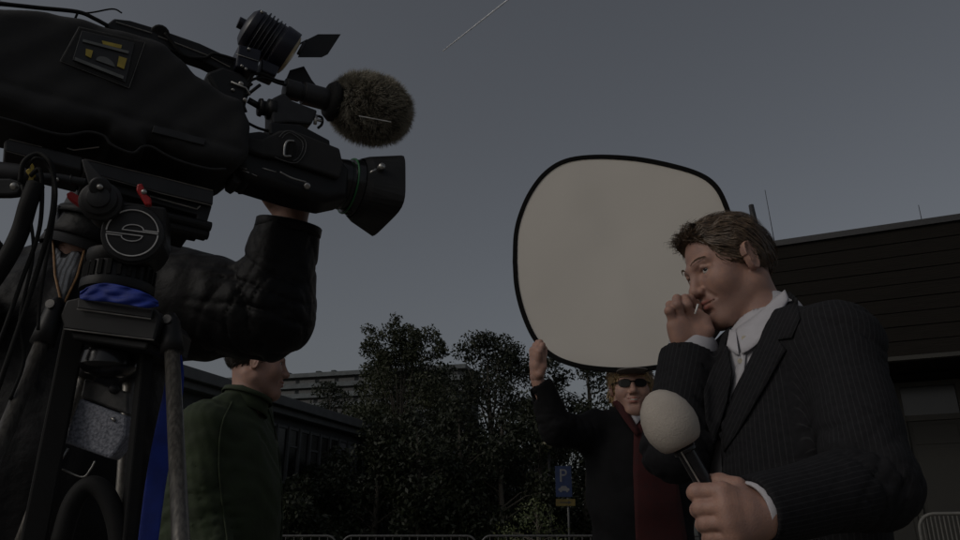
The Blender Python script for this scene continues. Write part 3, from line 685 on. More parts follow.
m = MB(TM); pts = [(u, v + 2 if v > 90 else v) for u, v in cv_poly if u > -60]
m.tube(curve([TL(u, v - 5, -.083) for u, v in ((-20, 118), (20, 128), (48, 137), (68, 140), (88, 137), (104, 141), (112, 150), (132, 158), (142, 152), (152, 152), (168, 161), (186, 168), (210, 174), (226, 174))], 5), .0022, 7); m.build('piping', M['cover'], cv, smooth=True)
panel([(154, 125), (206, 139), (204, 145), (152, 132)], -.092, .006, 'label_patch', M['gun'], cv, .001)
yw = -.090
w = panel([(79, 27), (145, 42), (129, 88), (60, 61)], yw, .004, 'window_frame', M['cover'], cv, .002)
panel([(82, 31), (134, 43), (125, 82), (73, 60)], yw - .0022, .002, 'window_recess', M['gun'], w, 0)
m = MB(TM)
def quad(mb, pl, y, th=.001): mb.prism([TL(u, v, y) for u, v in pl], (0, th, 0))
quad(m, [(86, 48.5), (93, 50.5), (91, 58), (85.5, 55)], yw - .0045); quad(m, [(119, 56), (127, 58.5), (124, 69), (117, 66)], yw - .0045); quad(m, [(102, 40.5), (122, 45), (121, 48.5), (103, 44)], yw - .0045)
m.build('cassette_labels', M['yellow'], w)
m = MB(TM); quad(m, [(83, 39), (129, 51), (128.3, 53.5), (82.5, 41.5)], yw - .0052); quad(m, [(75, 57), (124, 76), (123.2, 79), (74.5, 60)], yw - .0052)
quad(m, [(96 + 9.5 * (1 - math.cos(a)), 60 + 3.5 * (1 - math.cos(a)) - 6.5 * math.sin(a)) for a in np.linspace(0, math.pi, 10)], yw - .0045); m.build('cassette_reel', mat('dull_silver', (.16, .16, .15), .4, .5), w)
m = MB(TM)
for pl in ([(79, 27), (145, 42), (129, 88), (60, 61), (79, 27)], [(82, 31), (134, 43), (125, 82), (73, 60), (82, 31)]):
    m.tube([TL(u, v, yw - .0015) for u, v in pl], .0006, 5, cap=False)
m.build('window_stitching', M['greyline'], w)

# ---- on-camera light
vl = thing('camera_light', tp(247, 66, 0), 'navy black ribbed video light with open barn doors mounted above the lens', 'lamp')
a = TL(250, 28, 0); b = TL(287, 54, 0); ax = nrm(b - a); Ll = np.linalg.norm(b - a)
m = MB(TM); m.lathe(a - ax * .012, b, [(0, .015), (.003, .030), (.010, .039), (.022, .042), (.024, .040), (Ll * .62, .040), (Ll * .63, .043), (Ll * .86, .043), (Ll * .87, .047), (Ll + .016, .047), (Ll + .0161, .042), (Ll + .008, .041)], 36)
hsg = m.build('housing', M['navy'], vl, smooth=True, bevel=.0008)
for k in range(9):
    t = .016 + k * .0078; m = MB(TM); m.lathe(a + ax * t, b, [(0, .041), (.0006, .0462), (.0026, .0462), (.0032, .041)], 30); m.build('cooling_fin', M['navy'], hsg, smooth=True)
m = MB(TM); m.lathe(b - ax * .0, b + ax, [(0, .0415), (.006, .041), (.010, .030), (.012, .004)], 32); m.build('fresnel_lens', mat('cream_fresnel_glass', (.62, .52, .33), .3, ns=30, bump=.3), vl, smooth=True)
m = MB(TM); m.tube([a, a + (TL(238, 22, -.0) - a) * 1.0], .011, 14); m.build('rear_knob', M['navy'], vl, bevel=.001)
m = MB(TM); q = [TL(u, v, -.036) for u, v in ((239, 44), (262, 50), (257, 72), (236, 66))]; m.prism(q, (0, .07, 0)); m.build('yoke', M['navy'], vl, bevel=.003)
m = MB(TM); m.tube([TL(236, 54, -.0375), TL(258, 61, -.0375)], .0009, 5)
for u, v in ((249, 49), (242, 66), (246, 69), (262, 12)): m.lathe(TL(u, v, -.040), TL(u, v, 0), [(0, .0018), (.001, .0028), (.005, .0028)], 10)
m.build('screws', M['metal'], vl, smooth=True)
m = MB(TM); m.prism([TL(u, v, -.01) for u, v in ((298, 57), (306, 40), (318, 34), (341, 34), (328, 54), (322, 57))], (0, .002, .0)); m.build('barn_door', M['plastic'], vl, bevel=.0006)
m = MB(TM); m.prism([TL(u, v, .02) for u, v in ((284, 84), (290, 70), (304, 66), (312, 80), (322, 92), (300, 90))], (0, .002, 0)); m.build('barn_door', M['plastic'], vl, bevel=.0006)
m = MB(TM); m.tube([TL(298, 54, -.012), TL(304, 43, -.012)], .0028, 8); m.tube([TL(294, 47, -.01), TL(307, 40, -.01)], .0016, 6); m.build('hinge', M['gun'], vl, smooth=True)
m = MB(TM); q = [TL(u, v, -.02) for u, v in ((262, 58), (280, 66), (276, 76), (262, 70))]; m.prism(q, (0, .04, 0)); m.build('socket', M['navy'], vl, bevel=.003)

# ---- shotgun microphone with fur windshield
sm = thing('shotgun_microphone', tp(300, 95, 0), 'camera microphone in a grey-brown fur windshield in front of the camera light', 'microphone')
a = TL(284, 88, -.005); b = TL(398, 119, -.005); ax = nrm(b - a)
m = MB(TM); m.lathe(a, b, [(0, .010), (.001, .019), (.030, .019), (.0305, .0165), (.036, .0165), (.0365, .0215), (.092, .0215)], 26); m.build('holder_tube', M['gun'], sm, smooth=True, bevel=.0006)
m = MB(TM); m.lathe(a + ax * .084, b, [(0, .020), (.001, .032), (.012, .040), (.020, .038)], 26); m.build('rubber_collar', M['rubber'], sm, smooth=True)
c = TL(370, 109, -.005); e1 = ax; e2 = nrm(np.cross(e1, (0, 1, 0))); e3 = np.cross(e1, e2); RR = np.stack([e1, e2, e3], 1); rad = V(.094, .073, .073)
us = np.linspace(0, math.pi, 19); vsn = np.linspace(0, 2 * math.pi, 29)[:-1]
core = [c + RR @ (rad * .86 * V(math.cos(i), math.sin(i) * math.cos(j), math.sin(i) * math.sin(j))) for i in us for j in vsn]
cf = [(i * 28 + j, i * 28 + (j + 1) % 28, (i + 1) * 28 + (j + 1) % 28, (i + 1) * 28 + j) for i in range(18) for j in range(28)]
M['furcore'] = mat('fur_base', (.05, .045, .035), 1, ns=60)
fw = obj('fur_windshield', (TW(core), cf), M['furcore'], sm, smooth=True)
n = 26000; rng = np.random.default_rng(3); d = rng.normal(size=(n, 3)); d /= np.linalg.norm(d, axis=1)[:, None]
pw = np.sign(d) * np.abs(d) ** .9; pw /= np.linalg.norm(pw, axis=1)[:, None]
base = c + (pw * rad * .84) @ RR.T; dr = (d / rad) @ RR.T; dr /= np.linalg.norm(dr, axis=1)[:, None]
cl = rng.normal(size=(260, 3)); cl /= np.linalg.norm(cl, axis=1)[:, None]; clo = rng.normal(size=(260, 3)) * .5; near = (d @ cl.T).argmax(1)
dr2 = dr + clo[near] + rng.normal(size=(n, 3)) * .25 + e1 * .15 + V(0, 0, -.12); dr2 /= np.linalg.norm(dr2, axis=1)[:, None]
ln_ = rng.uniform(.008, .019, n)[:, None]; wd = np.cross(dr2, rng.normal(size=(n, 3))); wd /= np.linalg.norm(wd, axis=1)[:, None]; wd *= .00042
p1 = base + dr * ln_ * .45; p2 = p1 + dr2 * ln_ * .75
fv = np.stack([base - wd, base + wd, p1 + wd * .8, p1 - wd * .8, p2], 1).reshape(-1, 3)
ff = []; 
for i in range(n): o5 = i * 5; ff.append((o5, o5 + 1, o5 + 2, o5 + 3)); ff.append((o5 + 3, o5 + 2, o5 + 4))
tipa = np.tile([0, 0, .5, .5, 1.], n)
M['fur'] = mat('grey_brown_fur', (.09, .083, .068), .7, ns=70, col2=(.22, .205, .165), bump=0); attr_mix(M['fur'], 'tip', (.46, .42, .33), .9, .3, 1)
obj('fur', (TW(fv), ff), M['fur'], fw, attrs={'tip': tipa})
m = MB(TM); m.tube([TL(359, 116, -.084), TL(375, 119, -.086), TL(391, 122, -.080)], .0009, 5); m.build('zip_cord', M['white'], fw)

# ================================================================== TRIPOD
def toground(a, b, z=0.0):
    return a + (b - a) * ((a[2] - z) / (a[2] - b[2]))
TY = 1.03
tb0 = P(112, 330, TY); tb0[2] = 0
tr = thing('tripod', tb0, 'heavy black tripod with round badge and worn alloy legs under the television camera', 'tripod')
# sliding plate and rails (parallel to the camera)
m = MB(TM); m.prism([TL(u, v, -.05) for u, v in ((4, 141), (9, 138), (84, 157), (82, 171), (4, 151))], (0, .09, 0)); m.prism([TL(u, v, -.056) for u, v in ((82, 158), (88, 158), (160, 176), (214, 190), (213, 205), (160, 193), (98, 176), (84, 172))], (0, .10, 0))
pl = m.build('sliding_plate', M['gun'], tr, bevel=.003)
m = MB(TM)
for a, b in (((84, 159), (160, 177)), ((160, 177), (213, 190.5)), ((100, 176.5), (160, 193)), ((160, 193), (212, 205.5)), ((9, 139), (42, 147)), ((6, 151), (25, 156))): m.tube([TL(*a, -.057 if a[0] > 50 else -.051), TL(*b, -.057 if a[0] > 50 else -.051)], .0007, 5)
m.tube([TL(150, 196, -.05), TL(197, 209, -.05), TL(200, 206, -.05)], .0012, 5); m.tube([TL(165, 181, -.03), TL(172, 183, -.03), TL(176, 187, -.03), TL(184, 184, -.03), TL(210, 190, -.03)], .0012, 5); m.tube([TL(67, 148, -.05), TL(74, 150, -.05), TL(99, 147, -.05)], .0012, 5)
m.build('plate_edges', M['metal'], pl)
m = MB(TM); m.prism([TL(u, v, -.045) for u, v in ((98, 177), (212, 206), (206, 226), (196, 224), (197, 215), (118, 193))], (0, .08, 0)); m.lathe(TL(118, 205, -.04), TL(190, 222, -.04), [(0, .008), (.14, .008)], 14)
m.lathe(TL(126, 216, -.03), TL(190, 231, -.03), [(0, .011), (.12, .011), (.121, .008), (.125, .008)], 14); m.prism([TL(u, v, -.03) for u, v in ((168, 218), (192, 223), (189, 237), (168, 231))], (0, .06, 0))
m.build('rail_block', M['plastic'], tr, bevel=.002)
# head
hc = P(133, 234, TY - .05); hn = nrm(P(133, 234, 1.0) - P(133, 234, 1.3)); hn = nrm(V(.30, -.94, -.12)); hx = nrm(np.cross((0, 0, 1), hn)) ; hz = np.cross(hn, hx)
def HP(u, v, off=0.):
    d = ray(u, v); o = V(0, 0, CAMZ); t = ((hc + hn * off - o) @ hn) / (d @ hn); return o + d * t
ol = [(101, 226), (106, 213), (116, 206), (128, 202), (166, 207)] + [(133 + 33 * math.cos(t), 234 + 31 * math.sin(t)) for t in np.linspace(-.1, math.pi - .15, 14)]
m = MB(); m.prism([HP(u, v) for u, v in ol], -hn * .085); hd = m.build('fluid_head', M['plastic'], tr, bevel=.0035)
m = MB(); cc = HP(133, 234); R_ = np.linalg.norm(HP(166, 234) - cc); m.lathe(cc - hn * .002, cc + hn, [(0, R_ * .955), (.0045, R_ * .95), (.006, R_ * .92), (.0061, .001)], 56); bd = m.build('badge_disc', M['gun'], hd, smooth=True, bevel=.0006)
rc = (R_ / 33) * 25.5
def EB(x, y): u = hx * x + hz * y; return cc + hn * .0048 + u * rc
hx2 = nrm(HP(143, 234) - cc); hz2 = nrm(np.cross(hn, hx2)); hz2 = hz2 if hz2[2] > 0 else -hz2; tl_ = math.radians(-4)
def EB(x, y): x, y = x * math.cos(tl_) - y * math.sin(tl_), x * math.sin(tl_) + y * math.cos(tl_); return cc + hn * .0062 + (hx2 * x + hz2 * y) * rc
def ribbon(mb, pts, w=.045):
    pts = [np.array(p, float) for p in pts]
    for i in range(len(pts) - 1):
        d = pts[i + 1] - pts[i]; d = d / (np.linalg.norm(d) + 1e-9); n_ = np.array([-d[1], d[0]]) * w / 2; a, b = pts[i] - d * w * .2, pts[i + 1] + d * w * .2
        mb.prism([EB(*(a + n_)), EB(*(b + n_)), EB(*(b - n_)), EB(*(a - n_))], hn * (.0005 + .00006 * i))
m = MB()
ribbon(m, [(math.cos(t), math.sin(t)) for t in np.linspace(math.radians(6), math.radians(176), 40)])
ribbon(m, [(-math.cos(t), -math.sin(t)) for t in np.linspace(math.radians(6), math.radians(176), 40)])
half = [(1, .10), (.40, .14)] + [(.02 + .40 * math.cos(t), .14 + .22 * math.sin(t)) for t in np.linspace(.2, math.pi - .1, 14)] + [(-.40, .12), (1.0, .015)]
ribbon(m, half, .038); ribbon(m, [(-x, -y) for x, y in half], .038)
m.build('emblem', M['white'], bd)
m = MB(); m.lathe(HP(100, 200, .02) - hn * .07, HP(100, 200, .02), [(0, .024), (.055, .0245), (.056, .028), (.068, .028), (.069, .023), (.080, .023), (.081, .015), (.086, .015)], 36); tj = m.build('tilt_brake_drum', M['gun'], tr, smooth=True, bevel=.0008)
m = MB(); m.prism([HP(u, v, .035) for u, v in ((81, 159), (87, 159), (105, 180), (110, 190), (106, 198), (96, 199), (90, 190))], -hn * .015); m.build('bracket_arm', M['gun'], tr, bevel=.002)
m = MB(); m.lathe(HP(100, 187, .034), HP(100, 187, .1), [(0, .014), (.003, .014), (.004, .011)], 24); m.lathe(HP(100, 187, .038), HP(100, 187, .1), [(0, .0055), (.003, .0045)], 12); m.build('arm_bolt', M['gun'], tr, smooth=True)
m = MB(); m.lathe(HP(100, 187, .041), HP(100, 187, .1), [(0, .004), (.0015, .0035)], 12); m.build('bolt_head', M['metal'], tr, smooth=True)
m = MB(); m.prism([HP(u, v, .03) for u, v in ((137, 184), (142, 183), (146, 194), (151, 198), (151, 205), (145, 205), (140, 196), (136, 190))], -hn * .012); lv = m.build('lever', M['red'], tr, bevel=.002)
m = MB(); m.lathe(HP(144, 192, .029), HP(144, 192, .1), [(0, .004), (.003, .0035)], 12); m.build('lever_bolt', M['metal'], lv, smooth=True)
m = MB(); m.prism([HP(u, v, .0) for u, v in ((66, 193), (71, 191), (83, 198), (82, 208), (74, 203), (67, 198))], -hn * .015); m.build('lever', M['red'], tr, bevel=.002)
# pan bar on the left
m = MB(); m.tube([HP(86, 183, .0), HP(58, 178, .0), HP(26, 177, .02)], .0065, 14); m.tube([HP(72, 180, 0), HP(71, 180, 0)], .008, 12); m.lathe(HP(34, 178, .02), HP(-20, 170, .02), [(0, .010), (.001, .015), (.02, .016), (.05, .015), (.1, .012)], 20)
pb_ = m.build('pan_bar', M['gun'], tr, smooth=True, bevel=.0006)
m = MB(); m.prism([HP(u, v, .045) for u, v in ((-12, 178), (10, 178), (20, 181), (23, 188), (18, 194), (8, 195), (-12, 195))], -hn * .018); m.build('pan_bar_clamp', M['gun'], tr, bevel=.003)
m = MB(); m.lathe(HP(14.5, 186.5, .045), HP(14.5, 186.5, .1), [(0, .0055), (.0015, .005)], 14); m.tube([HP(57, 178, .0075), HP(58, 181, .0075)], .002, 6); m.build('clamp_bolt', M['metal'], tr, smooth=True)
m = MB(); m.lathe(HP(28, 170, .045), HP(34, 178, .045), [(0, .003), (.001, .0035), (.012, .0035)], 10); m.prism([HP(u, v, .05) for u, v in ((30, 160), (34, 166), (35, 174), (33, 181), (28, 182), (28, 181), (31, 172))], hn * .0012); m.build('yellow_tape', M['yellow'], tr)
# neck, levelling base, frame
def G(u, v, dy=0.): return P(u, v, TY + dy)
m = MB(); c = G(120, 275); z = V(0, 0, 1); m.lathe(c - z * .03, c + z, [(0, .050), (.014, .050), (.015, .045), (.04, .045), (.041, .035), (.06, .035)], 36); m.lathe(G(120, 262) - z * .01, c + z, [(0, .04), (.01, .045), (.02, .045)], 30)
nk = m.build('bowl_base', M['plastic'], tr, smooth=True, bevel=.0008)
m = MB()
for k in range(22):
    an = k / 22 * 6.283; d = V(math.cos(an), math.sin(an), 0); m.bar(c - z * .014 + d * .046, c + z * .008 + d * .046, .006, .004)
m.build('grip_ribs', M['rubber'], nk)
bs = thing('blue_strap_wrap', G(120, 296, -.06), 'crumpled blue cloth strap tied round the tripod below its head', 'strap')
tp_ = curve([V(u, v, 0) for u, v in ((80, 292), (92, 285), (108, 283), (128, 287), (146, 293), (158, 301))], 7); bt_ = curve([V(u, v, 0) for u, v in ((80, 299), (92, 301), (108, 302), (128, 305), (146, 308), (159, 306))], 7)
vs = []; nr_ = 9
for i in range(len(tp_)):
    for j in range(nr_):
        q = tp_[i] + (bt_[i] - tp_[i]) * j / (nr_ - 1); x_ = i / (len(tp_) - 1)
        vs.append(G(q[0], q[1], -.066 - .018 * math.sin(math.pi * min(1, max(0, x_))) - .0035 * abs(math.sin(j * .95 + x_ * 5 + math.sin(x_ * 9))) - .002 * math.sin(x_ * 25 + j)))
fs = [(i * nr_ + j, i * nr_ + j + 1, (i + 1) * nr_ + j + 1, (i + 1) * nr_ + j) for i in range(len(tp_) - 1) for j in range(nr_ - 1)]
obj('cloth_band', (vs, fs), M['blue'], bs, smooth=True, solid=.003, sub=1)
m = MB(); m.prism([G(u, v, -.065) for u, v in ((78, 299), (152, 309), (151, 318), (77, 308))], V(0, .02, 0)); m.build('spirit_level_strip', M['gun'], tr, bevel=.0015)
m = MB(); m.tube([G(77, 309, -.066), G(151, 319, -.066)], .0009, 5); m.tube([G(64, 329, -.061), G(154, 340, -.061)], .0009, 5); m.build('edge_lines', M['metal'], tr)  # thin bright steel lines along the strip and crown edges
m = MB(); m.prism([G(u, v, -.06) for u, v in ((66, 300), (80, 297), (154, 308), (160, 318), (154, 341), (64, 329), (60, 315))], V(0, .12, 0)); m.prism([G(u, v, -.05) for u, v in ((70, 330), (150, 341), (146, 350), (72, 339))], V(0, .10, 0)); m.build('leg_crown', M['plastic'], tr, bevel=.003)
c = G(110, 356); m = MB(); m.lathe(c + z * .02, c - z, [(0, .014), (.014, .014), (.015, .030), (.018, .036), (.036, .038), (.044, .030), (.050, .012)], 30); m.build('bowl_clamp_knob', M['gloss'], tr, smooth=True, bevel=.0008)
def leg(a, kn, far, blk, off=(0, 0, 0)):
    a = np.asarray(a); kn = np.asarray(kn); g = toground(kn, np.asarray(far), .03)
    d = nrm(kn - a); m = MB(); m.tube([a - d * .012, a + d * .0, a + (kn - a) * .55, kn], [.007, .012, .014, .0155], 14); lg = m.build('leg_bracket', M['plastic'], tr, smooth=True)
    m = MB(); m.lathe(a + V(0, -.013, 0), a + V(0, -.1, 0), [(0, .0065), (.003, .0062), (.0031, .003)], 14); m.build('bolt', M['bolt'], lg)
    mid = kn + (g - kn) * .5; m = MB(); m.tube([kn - d * .004, mid], .0098, 16); l1 = m.build('leg', M['carbon'], tr, smooth=True)
    d2 = nrm(g - kn); m = MB(); m.lathe(mid - d2 * .02, g, [(0, .018), (.05, .018), (.051, .014)], 16); m.build('leg_clamp', M['plastic'], l1, smooth=True)
    m = MB(); m.tube([mid, g], .0085, 12); m.tube([g - d2 * .04, g + V(0, 0, -.0)], [.016, .022], 12); m.build('lower_tube', M['carbon'], l1, smooth=True)
leg(G(56, 307, -.05), G(42, 344, -.06), G(2, 440, -.12), 0); leg(G(171, 322, -.03), G(172, 352, -.04), G(178, 480, -.12), 0)
leg(G(100, 345, .10), G(84, 378, .10), G(60, 440, .16), 0); leg(G(127, 350, .10), G(130, 380, .10), G(126, 440, .14), 0)
for a, b, w in (((76, 325), (34, 540), .030), ((147, 338), (127, 540), .016)):
    q0 = G(*a, .0); q1 = toground(q0, G(*b, -.03), .05); m = MB(); m.bar(q0, q1, w, .02); m.build('leg_strut', M['rubber'], tr, bevel=.003)
# speckled box hanging between the legs
pk = thing('accessory_box', G(95, 450, .02), 'speckled grey box with dark top panel and wire clip hanging between the tripod legs', 'box')
m = MB(); m.prism([G(u, v, .0) for u, v in ((79, 398), (127, 416), (126, 435), (117, 451), (110, 459), (62, 442))], V(0, .03, .0)); m.build('case', M['speckle'], pk, bevel=.004)
m = MB(); m.prism([G(u, v, .01) for u, v in ((84, 378), (128, 392), (128, 415), (80, 397))], V(0, .018, 0)); m.build('top_panel', mat('scuffed_dark_panel', (.02, .02, .02), .5, ns=50, col2=(.09, .085, .08), bump=.6, bs=80), pk, bevel=.003)
m = MB(); m.tube(curve([G(*q, -.003) for q in ((62, 469), (82, 477), (90, 470), (95, 461))], 6), .0013, 7); m.build('wire_clip', M['metal'], pk, smooth=True)
m = MB(); m.tube([G(68, 448, -.005), G(50, 477, -.005)], .0022, 8); m.tube([G(57, 473, -.006), G(48, 472, -.006)], .003, 8); m.tube([G(112, 418, -.001), G(115, 421, -.001)], .0022, 8); m.build('clip_pin', M['metal'], pk, smooth=True)
m = MB(); m.lathe(G(114, 389, .008), G(114, 389, -.1), [(0, .007), (.004, .006)], 14); m.build('button', M['gun'], pk, smooth=True)
m = MB(); m.tube(curve([G(60, 545, -.03), G(72, 505, -.03), G(88, 486, -.03), (G(104, 492, -.03)), G(116, 520, -.03), G(122, 560, -.03)], 6), .0125, 12); tag(m.build('rubber_hose', M['rubber'], smooth=True, loc=G(90, 490, -.03)), 'thick black rubber loop arching between the tripod legs at the bottom left', 'hose')
# blue strap
pts = [(166, 330, 8), (175, 348, 13), (178, 375, 17), (172, 410, 20), (163, 450, 20), (156, 490, 19), (150, 540, 19), (140, 620, 18)]
lv_, rv_ = [], []
for u, v, w in pts: lv_.append(G(u - w * .68, v, .03)); rv_.append(G(u + w / 2, v, .035 + .01 * math.sin(v * .03)))
m = MB(); vv = lv_ + rv_; k = len(pts); m.add(vv, [(i, i + 1, k + i + 1, k + i) for i in range(k - 1)])
o = m.build('blue_strap', M['blue'], smooth=True, solid=.003, sub=2, loc=G(166, 330, .03)); tag(o, 'long bright blue webbing strap hanging down beside the right tripod leg', 'strap')
# cables looped over the pan bar
cl = [('thin black cable curling outermost left over the pan bar', [(20, 182), (24, 162), (38, 154), (50, 162), (54, 180), (52, 215), (40, 262), (18, 330), (-6, 400)], .0032),
      ('black cable falling straight down beside the red lever', [(26, 168), (36, 158), (48, 166), (56, 190), (52, 230), (46, 262), (40, 300), (38, 330)], .0022),
      ('black cable bowing left in the middle of the cable bundle', [(30, 176), (40, 170), (42, 200), (38, 235), (22, 280), (6, 325), (-8, 360)], .0028),
      ('thick black cable sleeve at the far left of the bundle', [(36, 184), (28, 205), (20, 232), (6, 260), (-14, 290)], .011),
      ('thin black cable hanging in a loose loop below the tape', [(22, 185), (32, 230), (32, 262), (20, 320), (24, 360), (10, 400)], .0022)]
for lab, p_, rr in cl:
    m = MB(); m.tube(curve([HP(u, v, .055 + .004 * (i % 2)) for i, (u, v) in enumerate(p_)], 8), rr, 8)
    tag(m.build('cable', M['rubber'], smooth=True, loc=HP(*p_[0], .055)), lab, 'cable', 'cables hanging by the pan bar')

# ================================================================== PEOPLE
def frame(F, U):
    F = nrm(F); U = nrm(np.asarray(U, float) - F * np.dot(U, F)); L = np.cross(U, F)
    return np.stack([L, F, U], 1)            # columns: left, forward, up
def head_mesh(C, R, k=1.0, smile=0., h=.0022, nose=1.0, jaw=1.0, neck_to=None, brow=1.0):
    S = Sdf(); a = S.add
    a(ell((0, -.018, .036), (.075, .096, .083)))
    a(ell((0, .026, -.030), (.060, .062, .085)), .03)
    for s in (-1, 1):
        a(cap_((s * .052, .0, -.062), (s * .012, .066, -.104), .020, .018), .03)
        a(ell((s * .040, .056, -.030), (.024, .024, .026)), .03)
        a(cap_((s * .040, .071, .021), (s * .012, .083, .018), .0085 * brow, .009 * brow), .014)
    a(cap_((-.010, .072, -.103), (.010, .072, -.103), .0175 * jaw), .022)
    a(ell((0, .070, -.066), (.030, .024, .028)), .02)
    for s in (-1, 1): S.sub(ell((s * .031, .092, .001), (.016, .014, .0105)), .012)
    for s in (-1, 1):
        a(cap_((s * .018, .0785, .0065), (s * .032, .0815, .0095), .0035), .005); a(cap_((s * .032, .0815, .0095), (s * .046, .072, .004), .0035), .005)
        a(cap_((s * .019, .077, -.007), (s * .034, .0785, -.0105), .0035), .006); a(cap_((s * .034, .0785, -.0105), (s * .046, .070, -.002), .003), .006)
    a(cap_((0, .081, .012), (0, .102, -.028), .0085, .0105 * nose), .012); a(ell((0, .104, -.033), (.012 * nose, .012, .011)), .008)
    for s in (-1, 1): a(ell((s * .0125, .094, -.037), (.0075, .010, .008)), .006)
    for s in (-1, 1): S.sub(ell((s * .007, .100, -.046), (.0038, .006, .004)), .003)
    S.sub(cap_((0, .0975, -.050), (0, .0965, -.056), .0022), .004)
    u = smile
    for s in (-1, 1):
        a(cap_((0, .0935, -.0600), (s * .023, .082, -.0640 + u), .0050, .0028), .006); a(cap_((0, .0915, -.0725), (s * .021, .081, -.0665 + u), .0062, .003), .006)
    for s in (-1, 1): S.sub(cap_((0, .0995, -.0662), (s * .025, .0845, -.0655 + u), .0016, .0016), .003)
    S.sub(cap_((-.012, .0935, -.083), (.012, .0935, -.083), .004), .008)
    for s in (-1, 1): S.sub(cap_((s * .020, .0915, -.040), (s * .031, .083, -.060 + u), .0022), .008)
    for s in (-1, 1):       # ears
        E = frame((s * .35, 1, 0), (0, -.18, 1))
        def ear(p, s=s, E=E):
            q = (p - V(s * .0785, -.010, -.004)) @ E
            rr = (np.abs((q[:, 1] - .25 * (q[:, 2] + .01)*0) / np.where(q[:, 2] > 0, .0175, .0145)) ** 2.5 + np.abs(np.where(q[:, 2] > 0, q[:, 2] / .028, q[:, 2] / .030)) ** 2.5) ** .4
            return np.maximum((rr - 1) * .017, np.abs(q[:, 0] - s * .002 * rr) - .0022 - .0042 * np.clip(rr, 0, 1) ** 4) - .0015
        a(ear, .006)
        S.sub(ell((s * .0860, -.007, .003), (.0075, .0095, .019)), .003); a(cap_((s * .080, .001, .012), (s * .081, -.008, -.018), .003), .004)
    if neck_to is not None:
        nt = (np.asarray(neck_to) - C) @ R / k
        a(cap_((0, -.030, -.055), nt * .75, .049, .049), .035); a(cap_(nt * .75, nt, .050, .062), .02)
        for s in (-1, 1): a(cap_((s * .050, -.030, -.05), nt + V(s * .01, .055, .015), .012, .010), .02)
        a(ell(nt * .35 + V(0, .045, -.035), (.010, .012, .016)), .02)
    lo = V(-.10, -.13, -.135); hi = V(.10, .125, .13)
    if neck_to is not None: lo = np.minimum(lo, nt - .08); hi = np.maximum(hi, nt + .08)
    vv, ff = mesh_sdf(S, lo, hi, h)
    g = lambda c, r: np.exp(-(((vv - np.array(c)) / np.array(r)) ** 2).sum(1))
    lip = np.clip(np.maximum(g((0, .094, -.0605), (.020, .012, .0038)), g((0, .092, -.072), (.018, .012, .0048))) * 1.3, 0, 1)
    beard = np.clip(g((0, .07, -.085), (.055, .06, .030)) + .6 * g((.05, .01, -.075), (.03, .05, .03)) + .6 * g((-.05, .01, -.075), (.03, .05, .03)), 0, 1) * (1 - lip) * (vv[:, 2] < -.04)
    return vv, ff, lip, beard, (lambda p: C + (p * k) @ R.T), S
def add_head_parts(body, X, Rm, gaze=(0, 1, 0), eyecol='iris', browmat='brownhair', seed=0):
    for s in (-1, 1):
        c = V(s * .031, .0695, .0); m = MB(); us = np.linspace(0, math.pi, 13); g = nrm(gaze)
        q = np.cross(g, (0, 0, 1)); q = nrm(q); w = np.cross(q, g); r_ = .0122
        pts = [c + r_ * (g * math.cos(i) + math.sin(i) * (q * math.cos(j) + w * math.sin(j))) for i in us for j in np.linspace(0, 2 * math.pi, 17)[:-1]]
        f = [(i * 16 + j, i * 16 + (j + 1) % 16, (i + 1) * 16 + (j + 1) % 16, (i + 1) * 16 + j) for i in range(12) for j in range(16)]
        e_ = obj('eye', (X(np.array(pts)), f), M['eyewhite'], body, smooth=True)
        m = MB(); m.lathe(c + g * r_ * .88, c + g, [(0, .0058), (.0008, .0055), (.0016, .0030), (.0019, .0008)], 20); obj('iris', (X(np.array(m.v)), m.f), M[eyecol], e_, smooth=True)
        rng = np.random.default_rng(seed + s + 2); vs = []; fs = []
        for i in range(150):
            t = rng.uniform(0, 1); z0 = .0225 + .006 * math.sin(t * 2.6) + rng.uniform(-.0022, .0022)
            b0 = V(s * (.012 + .038 * t), .0945 - .017 * t ** 1.6, z0); d = V(s * (.35 + .6 * t), -.05 - .3 * t, .45 - .8 * t) * .008; n_ = V(0, .0, .0005)
            k_ = len(vs); vs += [b0 - n_, b0 + n_, b0 + d + V(0, .0006, 0)]; fs.append((k_, k_ + 1, k_ + 2))
        obj('eyebrow', (X(np.array(vs)), fs), M[browmat], body)
